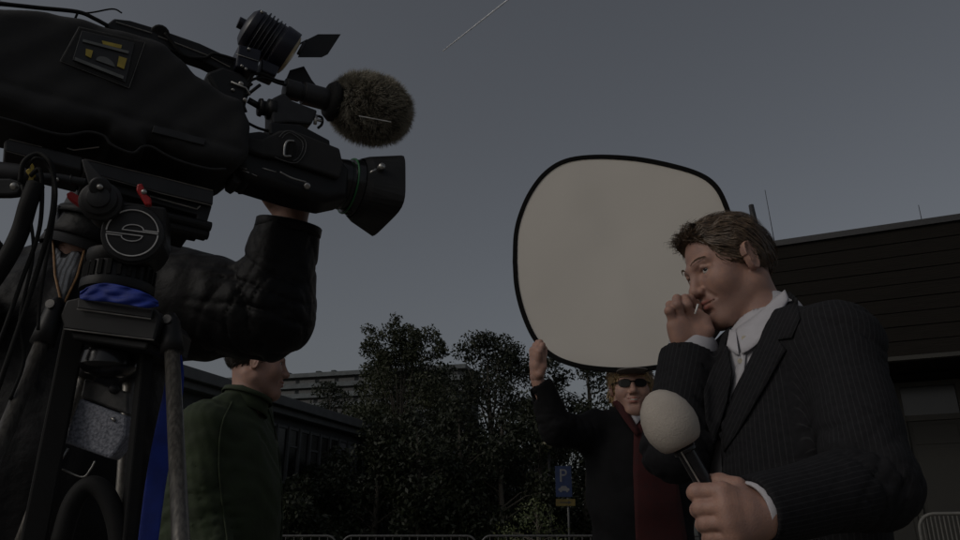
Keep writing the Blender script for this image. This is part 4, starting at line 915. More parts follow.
def hair(body, X, capS, lo, hi, flow, mt, name='hair', n=3500, length=.04, seed=1, h=.003, lift=.25, wd=.0009):
    vv, ff = mesh_sdf(capS, lo, hi, h)
    o = obj(name, (X(vv), ff), M[mt], body, smooth=True)
    rng = np.random.default_rng(seed); idx = rng.integers(0, len(vv), n); p0 = vv[idx]
    e = .002; grad = np.stack([capS(p0 + V(*d)) - capS(p0 - V(*d)) for d in ((e, 0, 0), (0, e, 0), (0, 0, e))], 1); grad /= np.linalg.norm(grad, axis=1)[:, None] + 1e-9
    vs = []; fs = []; fl = flow(p0) + rng.normal(size=(n, 3)) * .22
    p = p0.copy(); lens = length * rng.uniform(.5, 1.2, n)[:, None]; segs = [p0]
    for s_ in range(3):
        t = fl - grad * (fl * grad).sum(1)[:, None]; t /= np.linalg.norm(t, axis=1)[:, None] + 1e-9
        t = t + grad * (lift * (1 - s_ * .5)); p = p + t * lens / 3; d = capS(p); p = p + grad * np.clip(.0015 - d, 0, .02)[:, None]; segs.append(p)
        grad = np.stack([capS(p + V(*dd)) - capS(p - V(*dd)) for dd in ((e, 0, 0), (0, e, 0), (0, 0, e))], 1); grad /= np.linalg.norm(grad, axis=1)[:, None] + 1e-9
        fl = flow(p) + (fl - flow(p0)) * .8
    sd_ = np.cross(segs[1] - segs[0], grad); sd_ /= np.linalg.norm(sd_, axis=1)[:, None] + 1e-9; sd_ *= wd
    P4 = np.stack([segs[0] - sd_, segs[0] + sd_, segs[1] + sd_, segs[1] - sd_, segs[2] + sd_ * .8, segs[2] - sd_ * .8, segs[3]], 1).reshape(-1, 3)
    for i in range(n): b = 7 * i; fs += [(b, b + 1, b + 2, b + 3), (b + 3, b + 2, b + 4, b + 5), (b + 5, b + 4, b + 6)]
    obj('hair_strands', (X(P4), fs), M[mt], o)
    return o
def hand_sdf(wrist, mcps, fingers, thumb, pr=.013, rads=(.0098, .0102, .0098, .0085), palm_n=None, wr=.026):
    S = Sdf(); w = np.asarray(wrist, float)
    for i, mc in enumerate(mcps):
        mc = np.asarray(mc, float); S.add(cap_(w + (mc - w) * .12, mc, .019, pr), .016)
        if i: S.add(cap_((w + mc) / 2, (w + mcps[i - 1]) / 2, .015, .015), .015); S.add(cap_(mc + (w - mc) * .15, mcps[i - 1] + (w - mcps[i - 1]) * .15, pr * .9), .008)
    for i, fg in enumerate(fingers):
        r = rads[i]; pts = [np.asarray(mcps[i], float)] + [np.asarray(q, float) for q in fg]; c = Sdf()
        for j in range(len(pts) - 1): c.add(cap_(pts[j], pts[j + 1], r * (1.06 - .08 * j), r * (1.0 - .09 * j)), .003)
        for j in range(1, len(pts) - 1): c.add(ell(pts[j], V(1, 1, 1) * r * (1.08 - .06 * j)), .004)
        S.add(c, .0035 if i else .0035)
    pts = [np.asarray(q, float) for q in thumb]; c = Sdf()
    rr = [.015, .0128, .0118, .0095]
    for j in range(len(pts) - 1): c.add(cap_(pts[j], pts[j + 1], rr[j], rr[j + 1]), .004)
    S.add(c, .012)
    return S
def bbox(*pts, m=.04):
    a = np.array([np.asarray(p, float) for p in pts]); return a.min(0) - m, a.max(0) + m
def clothes_sdf(J, kind, infl=1.0):
    """jacket / trousers distance fields from the joints"""
    S = Sdf(); lat = nrm(J['shL'] - J['shR']); lat[2] = 0; lat = nrm(lat); fwd = np.cross(V(0, 0, 1), lat) * -1
    fwd = nrm(np.cross(lat, (0, 0, 1))) * -1 if False else nrm(np.cross((0, 0, 1), lat)) * -1
    J['fwd'] = fwd; J['lat'] = lat
    mid = (J['shL'] + J['shR']) / 2; R = np.stack([lat, fwd, V(0, 0, 1)], 1); z = V(0, 0, 1); w = J.get('w', 1.0) * infl; b_ = J.get('belly', 1.0)
    if kind == 'top':
        S.add(ell(mid - z * .17 + fwd * .01, (.185 * w, .125 * w, .27), R)); S.add(ell(mid - z * .34 + fwd * .012 * b_, (.165 * w * b_, .122 * w * b_, .24), R), .08)
        S.add(ell(mid - z * .55 + fwd * 0, (.178 * w * b_, .128 * w, .24), R), .08)
        S.add(cap_(J['shL'], J['shR'], .062 * infl), .05)
        S.add(cap_(J['shL'] * .62 + mid * .38 + z * .012, J['neck'] - z * .015, .045 * infl, .052), .04); S.add(cap_(J['shR'] * .62 + mid * .38 + z * .012, J['neck'] - z * .015, .045 * infl, .052), .04)
    return S, mid, R, fwd, lat
def lower_body(body, J, mid, R, fwd, lat):
    z = V(0, 0, 1); pel = V(mid[0], mid[1], 0) + z * .95 * (mid[2] / 1.42); S = Sdf(); hp = pel[2]
    S.add(ell(pel, (.165, .12, .13), R))
    for s in (-1, 1):
        hj = pel + lat * s * .09 - z * .05; kn = pel + lat * s * .11 + fwd * .03; kn[2] = hp * .53; an = pel + lat * s * .12 - fwd * .01; an[2] = .09
        S.add(cap_(hj, kn, .092, .068), .04); S.add(cap_(kn, an, .068, .056), .02); S.sub(lambda p: .03 - p[:, 2] if False else np.full(len(p), 1.))
    S.disp = wrinkle(.004, 18, 4)
    vv, ff = mesh_sdf(S, *bbox(pel + V(.3, .3, .2), pel - V(.3, .3, 0) , V(pel[0], pel[1], .02), m=.02), .014); obj('trousers', (vv, ff), M['trouser'], body, smooth=True)
    for s in (-1, 1):
        an = pel + lat * s * .12 - fwd * .01; an[2] = .05; toe = an + fwd * .19 + lat * s * .03; toe[2] = .035; S = Sdf(); S.add(cap_(an, toe, .045, .034)).add(cap_(an + z * .0, an + z * .07, .042, .045), .03); S.sub(lambda p: p[:, 2] - .004)
        S.ops[-1] = (1, (lambda p: p[:, 2] - .004), .002)
        vv, ff = mesh_sdf(S, *bbox(an, toe, m=.07), .008); obj('shoe', (vv, ff), M['shoe'], body, smooth=True)
def base_body(J, mid, R, lat, fwd):
    """hidden but continuous body under the clothes"""
    S = Sdf(); z = V(0, 0, 1); hp = .95 * mid[2] / 1.42
    S.add(ell(mid - z * .17, (.155, .10, .24), R)); S.add(ell(mid - z * .42, (.145, .095, .2), R), .06); S.add(cap_(J['shL'], J['shR'], .045), .04); S.add(cap_(mid, J['neck'], .07, .055), .04)
    for s, a, b, c in ((1, 'shL', 'elL', 'wrL'), (-1, 'shR', 'elR', 'wrR')):
        S.add(cap_(J[a], J[b], .048, .038), .02); S.add(cap_(J[b], J[c], .038, .026), .01)
    pel = V(mid[0], mid[1], hp)
    for s in (-1, 1):
        kn = pel + lat * s * .11 + fwd * .03; kn[2] = hp * .53; an = pel + lat * s * .12 - fwd * .01; an[2] = .08
        S.add(cap_(pel + lat * s * .09, kn, .08, .052), .03); S.add(cap_(kn, an, .052, .036), .01)
    pts = [J[k] for k in ('shL', 'shR', 'elL', 'elR', 'wrL', 'wrR', 'neck')] + [V(pel[0] - .15, pel[1] - .15, .06), V(pel[0] + .15, pel[1] + .15, .06)]
    return mesh_sdf(S, *bbox(*pts, m=.1), .013)
def sleeve_arc(vv, J, mid, segs):
    """arc length round the nearest limb, for the pinstripes"""
    best = np.full(len(vv), 1e9); out = np.zeros(len(vv)); allg = []
    for a, b, r, ref in segs:
        a = np.asarray(a, float); b = np.asarray(b, float); ba = b - a; h = np.clip(((vv - a) @ ba) / (ba @ ba), 0, 1); w = vv - a - h[:, None] * ba; d = np.linalg.norm(w, axis=1) - r
        x = nrm(np.asarray(ref) - nrm(ba) * np.dot(ref, nrm(ba))); y = np.cross(nrm(ba), x); an = np.arctan2(w @ y, w @ x) * r
        m = d < best; out[m] = an[m] + 3; best[m] = d[m]; allg.append(d)
    g = np.sort(np.array(allg), 0); return out, np.clip(1.4 - (g[1] - g[0]) / .012, 0, 1)

# ------------------------------------------------------------------ the reporter in the suit
J = dict(shL=P(838, 348, 1.29), shR=P(716, 378, 1.60), elL=P(872, 484, 1.15), wrL=P(752, 512, 1.045), elR=P(673, 450, 1.42), wrR=P(692, 352, 1.49), neck=P(776, 322, 1.475))
Cst, mid, Rb, fwd, lat = clothes_sdf(J, 'top', 1.04)
HC = P(727, 268, 1.50); Rh = frame((-.91, -.22, -.33), (-.34, -.02, 1.0))
rep_loc = V(mid[0], mid[1], 0)
man = thing('person', rep_loc, 'man in dark pinstripe suit and white shirt holding a microphone, hand at his cheek', 'person')
vv, ff, lip, beard, X, HS = head_mesh(HC, Rh, k=.96, neck_to=J['neck'] - V(0, 0, .03) , h=.0020)
bv, bf = base_body(J, mid, Rb, lat, fwd)
# left hand closed round the microphone
YM = 1.02
mc = [P(722, 491, YM - .005), P(725, 507, YM - .012), P(729, 522, YM - .012), P(734, 537, YM - .006)]
fg = [[P(697, 492, YM + .010), P(695, 493, YM + .042), P(712, 494, YM + .062)], [P(701, 508, YM + .006), P(698, 510, YM + .040), P(716, 511, YM + .062)],
      [P(706, 523, YM + .006), P(703, 525, YM + .038), P(720, 527, YM + .058)], [P(712, 537, YM + .010), P(709, 539, YM + .036), P(724, 541, YM + .054)]]
th = [P(752, 500, YM + .028), P(737, 487, YM + .022), P(720, 482, YM + .036), P(704, 481, YM + .058)]
wl = P(762, 517, YM + .02)
hL = hand_sdf(wl, mc, fg, th, pr=.0125, rads=(.0112, .0108, .0102, .0092)); hL.add(cap_(wl, P(784, 509, YM + .06), .025, .025), .02)
hLm = mesh_sdf(hL, *bbox(wl, P(784, 509, YM + .06), *mc, *[q for f_ in fg for q in f_], *th, m=.03), .0017)
# right hand raised to the cheek
YR = 1.47
wr = P(692, 352, YR + .02)
mc = [P(700, 325, YR + .03), P(691, 321, YR + .005), P(682, 321, YR - .008), P(674, 325, YR - .012)]
fg = [[P(697, 307, YR + .02), P(690, 299, YR + .005), P(684, 303, YR - .0)], [P(687, 305, YR - .018), P(685, 299, YR - .0), P(691, 303, YR + .018)],
      [P(677, 305, YR - .026), P(677, 299, YR - .004), P(684, 304, YR + .014)], [P(669, 311, YR - .024), P(670, 305, YR - .004), P(676, 309, YR + .012)]]
th = [P(700, 343, YR + .0), P(708, 331, YR - .006), P(705, 320, YR - .0), P(698, 313, YR - .004)]
hR = hand_sdf(wr, mc, fg, th, pr=.0135, rads=(.010, .010, .0096, .0086)); hR.add(cap_(wr, J['elR'] + (wr - J['elR']) * .8, .027, .03), .02); hR.add(ell(P(697, 337, YR - .002), (.019, .018, .026)), .02); hR.add(ell(P(679, 336, YR - .008), (.017, .016, .028)), .02)
hRm = mesh_sdf(hR, *bbox(wr, *mc, *[q for f_ in fg for q in f_], *th, m=.035), .0019)
z_ = lambda v: np.zeros(len(v))
V_, F_ = joinvf((X(vv), ff), (bv, bf), hLm, hRm)
body = obj('body', (V_, F_), M['skin'], man, smooth=True, attrs={'lip': np.concatenate([lip, z_(bv), z_(hLm[0]), z_(hRm[0])]), 'beard': np.concatenate([beard, z_(bv), z_(hLm[0]), z_(hRm[0])])})
add_head_parts(man, X, Rh, gaze=(.45, .8, .35))
hc_ = Sdf(); hc_.add(ell((0, -.016, .036), (.0795, .0985, .0860)))
hc_.add(cap_((-.03, .062, .088), (.03, .057, .088), .010, .010), .03)
hc_.sub(ell((0, .127, .016), (.100, .088, .088)), .010)           # face opening
hc_.sub(rbox((0, .04, -.10), (.2, .062, .095), .01), .01)
for s in (-1, 1): hc_.sub(ell((s * .088, .012, -.012), (.022, .034, .036)), .008); hc_.sub(ell((s * .09, .05, .0), (.03, .03, .045)), .01)
hc_.sub(rbox((0, 0, -.13), (.2, .2, .075), .01), .01)
_w = wrinkle(.0022, 70, 11); hc_.disp = lambda p: _w(p * V(1.2, .35, .8)) + .0012 * np.sin(p[:, 0] * 260 + 3 * np.sin(p[:, 1] * 30))
hair(man, X, hc_, (-.11, -.14, -.09), (.11, .12, .15), lambda p: np.stack([p[:, 0] * 3, -np.ones(len(p)) * 1 + (p[:, 1] > .05) * .4, -.6 - (p[:, 1] < 0) * 1.2 + (p[:, 1] > .06) * .9], 1), 'brownhair', n=5200, length=.046, seed=4, h=.0028)
# quiff strands standing out over the forehead
rng = np.random.default_rng(9); vs = []; fs = []
for i in range(420):
    x = rng.uniform(-.045, .045); b0 = V(x, .056 + rng.uniform(-.012, .012), .094 + rng.uniform(-.01, .01)); d1 = V(rng.normal() * .15 + x * 4, .85, .35 + rng.normal() * .2); d1 = nrm(d1) * rng.uniform(.012, .026); d2 = V(rng.normal() * .3, .5, -.65 + rng.normal() * .3); d2 = nrm(d2) * rng.uniform(.006, .018)
    w_ = V(.0008, 0, 0); k_ = len(vs); vs += [b0 - w_, b0 + w_, b0 + d1 + w_ * .7, b0 + d1 - w_ * .7, b0 + d1 + d2]; fs += [(k_, k_ + 1, k_ + 2, k_ + 3), (k_ + 3, k_ + 2, k_ + 4)]
obj('fringe', (X(np.array(vs)), fs), M['brownhair'], man)

# jacket
Cst.add(cap_(J['shL'], J['elL'], .070, .062), .045); Cst.add(cap_(J['neck'] + (J['shL'] - J['neck']) * .25 + V(0, 0, -.028), J['shL'] + V(.0, 0, .026), .052, .050), .04)
cutL = J['elL'] + (J['wrL'] - J['elL']) * 1.0
Cst.add(flatcap(J['elL'], cutL, .061, .046), .025)
Cst.add(cap_(J['shR'], J['elR'], .068, .058), .035)
cutR = J['elR'] + (J['wrR'] - J['elR']) * .92
Cst.add(flatcap(J['elR'], cutR, .060, .062), .02)
wj = wrinkle(.0030, 24, 21); fo = [folds(J['shL'], J['elL'], .006, .05, .85, .35, 1), folds(J['elL'], J['wrL'], .0055, .045, .12, .4, 2), folds(J['shR'], J['elR'], .008, .036, .8, .4, 3), folds(J['elR'], J['wrR'], .007, .036, .15, .5, 4), folds(J['shL'], J['elL'], .006, .05, .1, .3, 5)]
def jd(p):
    e1_ = np.exp(-(np.linalg.norm(p - J['elL'], axis=1) / .13) ** 2); e2_ = np.exp(-(np.linalg.norm(p - J['elR'], axis=1) / .12) ** 2)
    e3_ = np.exp(-(np.linalg.norm(p - J['shL'] + V(0, 0, .09), axis=1) / .08) ** 2)
    return wj(p) * (.35 + 1.2 * np.maximum(e1_, e2_) + .9 * e3_) + sum(f_(p) for f_ in fo)
Cst.disp = jd
Cj = Sdf(); Cj.ops = list(Cst.ops); Cj.disp = jd
zbot = mid[2] - .66; Cj.sub(lambda p: p[:, 2] - zbot)
Cj.ops[-1] = (1, (lambda p: p[:, 2] - zbot), .002)
# jacket opening (extruded outline of the shirt front, only through the front of the chest)
op = pixpoly([(787, 290), (768, 318), (757, 345), (742, 374), (728, 404), (722, 430), (722, 700), (700, 700), (704, 520), (709, 470), (718, 425), (727, 400), (731, 370), (726, 345), (732, 325), (752, 300)])
ax_c = mid + fwd * .02
Cj.ops.append((1, (lambda p: np.maximum(op(p), -((p - ax_c) @ fwd) - .0)), .003))
Cj.ops.append((1, cap_(J['neck'] + V(0, 0, -.05), J['neck'] + V(-.02, 0, .12), .060, .088), .01))
# hollow shell: cuffs stay open
Cj.ops.append((1, cap_(J['elR'] + (cutR - J['elR']) * .7, cutR + (cutR - J['elR']) * .2, .050, .0575), .002)); Cj.ops.append((1, cap_(J['elL'] + (cutL - J['elL']) * .7, cutL + (cutL - J['elL']) * .2, .038, .0415), .002))
vj, fj = mesh_sdf(Cj, *bbox(*[J[k] for k in ('shL', 'shR', 'elL', 'elR', 'wrL', 'wrR', 'neck')], V(mid[0] - .15, mid[1] - .15, zbot), V(mid[0] + .15, mid[1] + .15, zbot), m=.11), .0048)
arc, seam_ = sleeve_arc(vj, J, mid, [(J['shL'], J['elL'], .07, -fwd), (J['elL'], J['wrL'], .058, V(0, 0, -1)), (J['shR'], J['elR'], .066, -fwd), (J['elR'], J['wrR'], .056, V(.5, 1, 0)), (mid - V(0, 0, .05), mid - V(0, 0, .7), .145, -fwd)])
jk = obj('suit_jacket', (vj, fj), M['suit'], man, smooth=True, attrs={'arc': arc, 'seam': seam_})
def lap(poly, name, mt, off, par, th=.003, S_=Cst):
    v, f = drape(poly, S_, 1.0, 5, off); uv_, _ = proj(v)
    return obj(name, (v, f), M[mt], par, smooth=True, solid=th, attrs={'arc': (uv_[:, 0] + uv_[:, 1] * .45) * .0021})
Cl = Sdf(); Cl.ops = list(Cst.ops)
lap([(789, 291), (797, 299), (800, 318), (792, 338), (778, 340), (786, 350), (762, 392), (738, 432), (724, 452), (722, 428), (731, 402), (746, 372), (760, 342), (772, 314)], 'lapel', 'suit', .006, jk, S_=Cl)
lap([(727, 344), (722, 352), (710, 372), (704, 392), (706, 420), (714, 444), (719, 428), (727, 402), (732, 372)], 'lapel', 'suit', .005, jk, S_=Cl)
lap([(803, 412), (806, 408), (838, 414), (838, 419)], 'breast_pocket', 'lapel', .003, jk, S_=Cl) if False else None
# shirt
Sh = Sdf(); z3 = V(0, 0, 1)
Sh.add(ell(mid - z3 * .17 + fwd * .004, (.172, .119, .262), Rb)); Sh.add(ell(mid - z3 * .42 + fwd * .01, (.155, .117, .24), Rb), .06); Sh.add(cap_(mid, J['neck'], .08, .062), .05)
Sh.disp = wrinkle(.0012, 30, 2)
Sh.ops.append((1, cap_(J['neck'] - z3 * .03, HC, .056, .06), .004))
vs_, fs_ = mesh_sdf(Sh, *bbox(mid + V(.2, .2, .12), mid - V(.2, .2, .7), J['neck'], m=.03), .006)
shirt = obj('shirt', (vs_, fs_), M['shirt'], man, smooth=True)
Sn = Sdf(); Sn.add(ell(mid - z3 * .17 + fwd * .004, (.172, .119, .262), Rb)); Sn.add(cap_(J['neck'] - z3 * .03, HC - Rh[:, 2] * .06 - Rh[:, 1] * .03, .066, .062), .05); Sn.add(cap_(mid, J['neck'], .082, .068), .06)
nn = nrm(HC - Rh[:, 2] * .06 - Rh[:, 1] * .03 - J['neck']); a_ = J['neck'] - z3 * .03; b_ = a_ + nn * .070
m = MB(); m.tube([a_ + (b_ - a_) * t for t in np.linspace(0, 1, 5)], [.074, .067, .062, .0600, .0595], 48, cap=False); m.build('collar_stand', M['shirt'], shirt, smooth=True, solid=.003)
def leaf(up, lo, off_u, off_l):
    def hit(q, off):
        d = nrm(ray(*q)); t = 1.1
        for _ in range(90): t += float(np.clip(Sn((V(0, 0, CAMZ) + d * t)[None])[0], -.02, .05)) * .7
        return V(0, 0, CAMZ) + d * (t - off)
    U_ = curve([hit(q, off_u) for q in up], 8); L_ = curve([hit(q, off_l) for q in lo], 8); n = len(U_); k = 6
    U_ = np.array([U_[max(0, i - 4):i + 5].mean(0) if 4 <= i < n - 4 else U_[i] for i in range(n)]); L_ = np.array([L_[max(0, i - 4):i + 5].mean(0) if 4 <= i < n - 4 else L_[i] for i in range(n)])
    vs = [U_[i] + (L_[i] - U_[i]) * j / (k - 1) - nrm(ray(745, 330)) * .004 * math.sin(math.pi * j / (k - 1)) for i in range(n) for j in range(k)]
    fs = [(i * k + j, i * k + j + 1, (i + 1) * k + j + 1, (i + 1) * k + j) for i in range(n - 1) for j in range(k - 1)]
    obj('collar', (vs, fs), M['shirt'], shirt, smooth=True, solid=.0025)
leaf([(785, 290), (768, 305), (752, 318), (736, 329)], [(789, 300), (774, 322), (758, 344), (742, 354)], .008, .012)
leaf([(736, 330), (733, 330), (730, 330)], [(739, 355), (733, 352), (727, 346)], .009, .012)
lap([(741, 352), (746, 352), (744, 374), (730, 404), (727, 402), (734, 376)], 'placket', 'shirt', .004, shirt, .0015, Sn)
m = MB()
for u, v in ((740, 361), (744, 338)):
    d = nrm(ray(u, v)); t = 1.2
    for _ in range(60): t += float(np.clip(Sn((V(0, 0, CAMZ) + d * t)[None])[0], -.02, .05)) * .7
    p_ = V(0, 0, CAMZ) + d * (t - .007); m.lathe(p_, p_ - d, [(0, .0048), (.0015, .0045)], 14)
m.build('shirt_buttons', mat('button_pearl', (.55, .5, .4), .3, ns=20), shirt)
def cuff(a, b, r0, r1, r2, name='cuff', par=shirt, mt='shirt'):
    m = MB(); m.tube([a + (b - a) * t for t in np.linspace(0, 1, 6)], np.linspace(r0, r1, 6), 44, cap=False); return m.build(name, M[mt], par, smooth=True, solid=.0028)
nR = nrm(J['wrR'] - J['elR']); cuff(cutR - nR * .06, cutR + nR * .040, .050, .047, .038)
nL = nrm(J['wrL'] - J['elL']); cuff(cutL - nL * .06, cutL + nL * .007, .040, .0385, .033)
lower_body(man, J, mid, Rb, fwd, lat)
# wristwatch-side second cuff edge and small stick between the fingers
m = MB(); m.tube([P(698, 304, YR - .035), P(695, 314, YR - .03)], .0019, 8); tag(m.build('white_stick', M['white'], smooth=True, loc=P(696, 313, YR - .03)), 'tiny white stick between the fingers raised to the suited man\'s mouth', 'stick')

# microphone
mh = P(669, 422, YM + .035); mt_ = P(707, 488, YM + .042); md = nrm(mt_ - mh)
mic = thing('hand_microphone', P(725, 520, YM + .04), 'hand microphone with large pale foam ball held by the suited man', 'microphone')
m = MB(); t0 = -np.linalg.norm(mh - P(656, 395, YM + .03)); Rf = .0385
prof = [(-.047, .003), (-.045, .011), (-.040, .019), (-.030, .0285), (-.016, .0355), (.0, .0385), (.012, .0380), (.022, .035), (.030, .0312), (.0355, .0265), (.0375, .020), (.0378, .012)]
m.lathe(mh, mh + md, prof, 48); m.build('foam_windshield', M['foam'], mic, smooth=True)
m = MB(); m.lathe(mh, mh + md, [(.034, .014), (.040, .0155), (.041, .0165), (.046, .0165), (.047, .0125), (.10, .0125), (.20, .0115), (.205, .008)], 28); m.build('handle', M['gloss'], mic, smooth=True, bevel=.0005)
m = MB(); sdv = nrm(np.cross(md, ray(690, 460))); sdv = sdv * (1 if proj(mh + sdv * .01)[0][0, 0] < 669 else -1)
fr_ = -nrm(ray(690, 460)); q = nrm(fr_ * .9 + sdv * .35); m.bar(mh + md * .043 + q * .0162, mh + md * .115 + q * .0128, .0022, .0012, q); m.build('silver_strip', M['metal'], mic)
m = MB(); e0 = mh + md * .20; m.tube(curve([e0, e0 + md * .05, e0 + md * .12 + V(.02, 0, -.08), e0 + V(.10, .05, -.5), V(e0[0] + .15, e0[1] + .3, .02), V(e0[0] - .3, e0[1] + .9, .01)], 8), .0032, 8); m.build('cable', M['rubber'], mic, smooth=True)

# ------------------------------------------------------------------ generic dressed person
def dressed(name, J, HC, Rh, label, topmat, infl=1.04, armr=(.075, .066, .052), hair_mat='brownhair', smile=0, seed=1, wr_amp=.004, hands=(True, True), body_h=.003, topname='jacket', haircut='short', collar=True, tres=.008, fold=.008, lam=1.0):
    Cst, mid, Rb, fwd, lat = clothes_sdf(J, 'top', infl)
    man = thing('person', V(mid[0], mid[1], 0), label, 'person')
    vv, ff, lip, beard, X, HS = head_mesh(HC, Rh, neck_to=J['neck'] - V(0, 0, .03), h=body_h, smile=smile)
    bv, bf = base_body(J, mid, Rb, lat, fwd); parts = [(X(vv), ff), (bv, bf)]
    for side, ok in zip('LR', hands):
        if not ok: continue
        w_ = J['wr' + side]; hm = J['hand' + side]; parts.append(mesh_sdf(hm[0], hm[1], hm[2], .0026))
    V_, F_ = joinvf(*parts); n0 = len(V_) - len(vv)
    body = obj('body', (V_, F_), M['skin'], man, smooth=True, attrs={'lip': np.concatenate([lip, np.zeros(n0)]), 'beard': np.concatenate([beard * .4, np.zeros(n0)])})
    for s_ in 'LR':
        Cst.add(cap_(J['sh' + s_], J['el' + s_], armr[0], armr[1]), .04)
        cut = J['el' + s_] + (J['wr' + s_] - J['el' + s_]) * .93
        Cst.add(flatcap(J['el' + s_], cut, armr[1], armr[2]), .02); J['cut' + s_] = cut
    w1 = wrinkle(wr_amp, 17, seed); w2 = wrinkle(wr_amp * .5, 42, seed + 5)
    fs_l = []
    for k_, s_ in enumerate('LR'): fs_l += [folds(J['sh' + s_], J['el' + s_], fold, .045 * lam, .75, .5, seed + k_), folds(J['el' + s_], J['wr' + s_], fold * .9, .038 * lam, .3, .6, seed + k_ + 7), folds(mid, mid - V(0, 0, .5), fold * .6, .08, .6, .7, seed + 30)]
    Cst.disp = lambda p: w1(p) + w2(p) + sum(f_(p) for f_ in fs_l)
    zb = mid[2] - .62; Cst.ops.append((1, (lambda p: p[:, 2] - zb), .002)); Cst.ops[-1] = (1, (lambda p: p[:, 2] - zb), .002)
    Cst.ops.append((1, cap_(J['neck'] + V(0, 0, -.04), J['neck'] * .4 + HC * .6, .060, .066), .008))
    for s_ in 'LR':
        c_ = J['cut' + s_]; d_ = c_ - J['el' + s_]; Cst.ops.append((1, cap_(c_ - d_ * .25, c_ + d_ * .2, armr[2] * .66, armr[2] * .74), .002))
    v, f = mesh_sdf(Cst, *bbox(*[J[k] for k in ('shL', 'shR', 'elL', 'elR', 'wrL', 'wrR', 'neck')], V(mid[0] - .15, mid[1] - .15, zb), V(mid[0] + .15, mid[1] + .15, zb), m=.12), tres)
    jk = obj(topname, (v, f), M[topmat], man, smooth=True)
    if collar:
        nn = nrm(HC - J['neck']); a_ = J['neck'] - V(0, 0, .03)
        m = MB(); m.tube([a_ + nn * t for t in (0, .02, .04, .06, .066, .060, .045)], [.088, .080, .077, .078, .081, .085, .088], 40, cap=False); m.build('collar', M[topmat], jk, smooth=True, solid=.004)
    lower_body(man, J, mid, Rb, fwd, lat)
    return man, body, jk, X, Cst, mid, Rb, fwd, lat
def short_hair(man, X, mt, seed, n=2500, length=.03, wd=.0011):
    h_ = Sdf(); h_.add(ell((0, -.020, .038), (.081, .101, .086))); h_.sub(ell((0, .125, .004), (.100, .082, .086)), .012); h_.sub(rbox((0, .04, -.10), (.2, .062, .095), .01), .01)
    for s in (-1, 1): h_.sub(ell((s * .088, .012, -.012), (.022, .034, .036)), .008)
    h_.sub(rbox((0, 0, -.13), (.2, .2, .075), .01), .01); w_ = wrinkle(.002, 70, seed); h_.disp = w_
    return hair(man, X, h_, (-.11, -.14, -.09), (.11, .12, .15), lambda p: np.stack([p[:, 0] * 3, -np.ones(len(p)), -.8 - (p[:, 1] < 0) * 1.0], 1), mt, n=n, length=length, seed=seed, h=.0035, wd=wd)
def fist(wrist, ctr, toward, side, sc=1.0):
    """hand closed round a bar: wrist -> knuckles, fingers bend 'toward' the grip, side = finger spread direction"""
    w = np.asarray(wrist, float); c = np.asarray(ctr, float); d = nrm(c - w); t = nrm(toward); s = nrm(side); mc = []; fg = []
    for i, o_ in enumerate((.031, .010, -.011, -.031)):
        b = c + s * o_ * sc + d * (.004, .008, .004, -.004)[i] * sc; mc.append(b); L_ = (.036, .039, .036, .029)[i] * sc
        p1 = b + (d * .55 + t * .8) * L_; p2 = p1 + (t * .75 - d * .75) * L_ * .68; p3 = p2 + (-d * .95 - t * .3) * L_ * .5; fg.append([p1, p2, p3])
    th = [w + d * .03 + s * .028 * sc, w + d * .055 + s * .042 * sc + t * .018, c + s * .030 + t * .036 - d * .008, c + s * .008 + t * .044 - d * .004]
    S = hand_sdf(w, mc, fg, th); lo, hi = bbox(w, *mc, *[q for f_ in fg for q in f_], *th, m=.04); return S, lo, hi

# ------------------------------------------------------------------ camera operator
J = dict(shL=P(166, 302, 1.44), shR=P(-40, 300, 1.50), elL=P(271, 315, 1.37), wrL=P(291, 216, 1.33), elR=P(-70, 330, 1.30), wrR=P(-30, 240, 1.14), neck=P(92, 235, 1.46), w=1.2, belly=1.2)
HC = P(138, 138, 1.46); Rh = frame((.93, -.25, -.12), (.1, .02, 1))
# left hand under and round the lens
wl = P(291, 214, 1.335); mc = [P(306, 196, 1.355), P(296, 192, 1.375), P(283, 190, 1.385), P(272, 187, 1.385)]
fg = [[P(309, 165, 1.385), P(304, 140, 1.375), P(300, 121, 1.345)], [P(297, 160, 1.40), P(293, 138, 1.39), P(290, 118, 1.355)], [P(283, 158, 1.41), P(281, 138, 1.395), P(281, 122, 1.36)], [P(271, 160, 1.41), P(270, 142, 1.395), P(271, 129, 1.365)]]
th = [P(276, 204, 1.33), P(270, 198, 1.31), P(262, 192, 1.295), P(268, 186, 1.285)]
hs_ = hand_sdf(wl, mc, fg, th, pr=.0165); hs_.add(ell(P(288, 201, 1.325), (.040, .030, .022)), .02); hs_.add(cap_(wl, P(292, 245, 1.34), .029, .034), .02)
J['handL'] = (hs_, *bbox(wl, P(292, 245, 1.34), *mc, *[q for f_ in fg for q in f_], *th, m=.04)); J['handR'] = fist(J['wrR'], P(-20, 205, 1.12), (0, -1, 0), (.3, 0, 1))
op_, body, jk, X, Cs, mid, Rb, fwd, lat = dressed('operator', J, HC, Rh, 'camera operator in wrinkled black leather jacket steadying the lens with a raised bare hand', 'leather', 1.10, (.120, .082, .060), seed=3, wr_amp=.0035, tres=.0048, fold=.013, lam=1.35)
short_hair(op_, X, 'darkhair', 5)
m = MB(); n_ = nrm(HC - J['neck']); m.tube([J['neck'] + n_ * t for t in (-.05, 0, .04, .08, .11, .115, .10)], [.084, .075, .072, .071, .072, .076, .079], 40, cap=False); m.build('rollneck', M['knit'], op_, smooth=True, solid=.004)
def lapo(poly, name, mt, off, par, S_, th=.003, step=6, t0=.9, tmax=3.2):
    v, f = drape(poly, S_, t0, step, off, tmax); uv_, _ = proj(v); return obj(name, (v, f), M[mt], par, smooth=True, solid=th, attrs={'arc': v[:, 0] * .9 + v[:, 2] * .25 + 5})
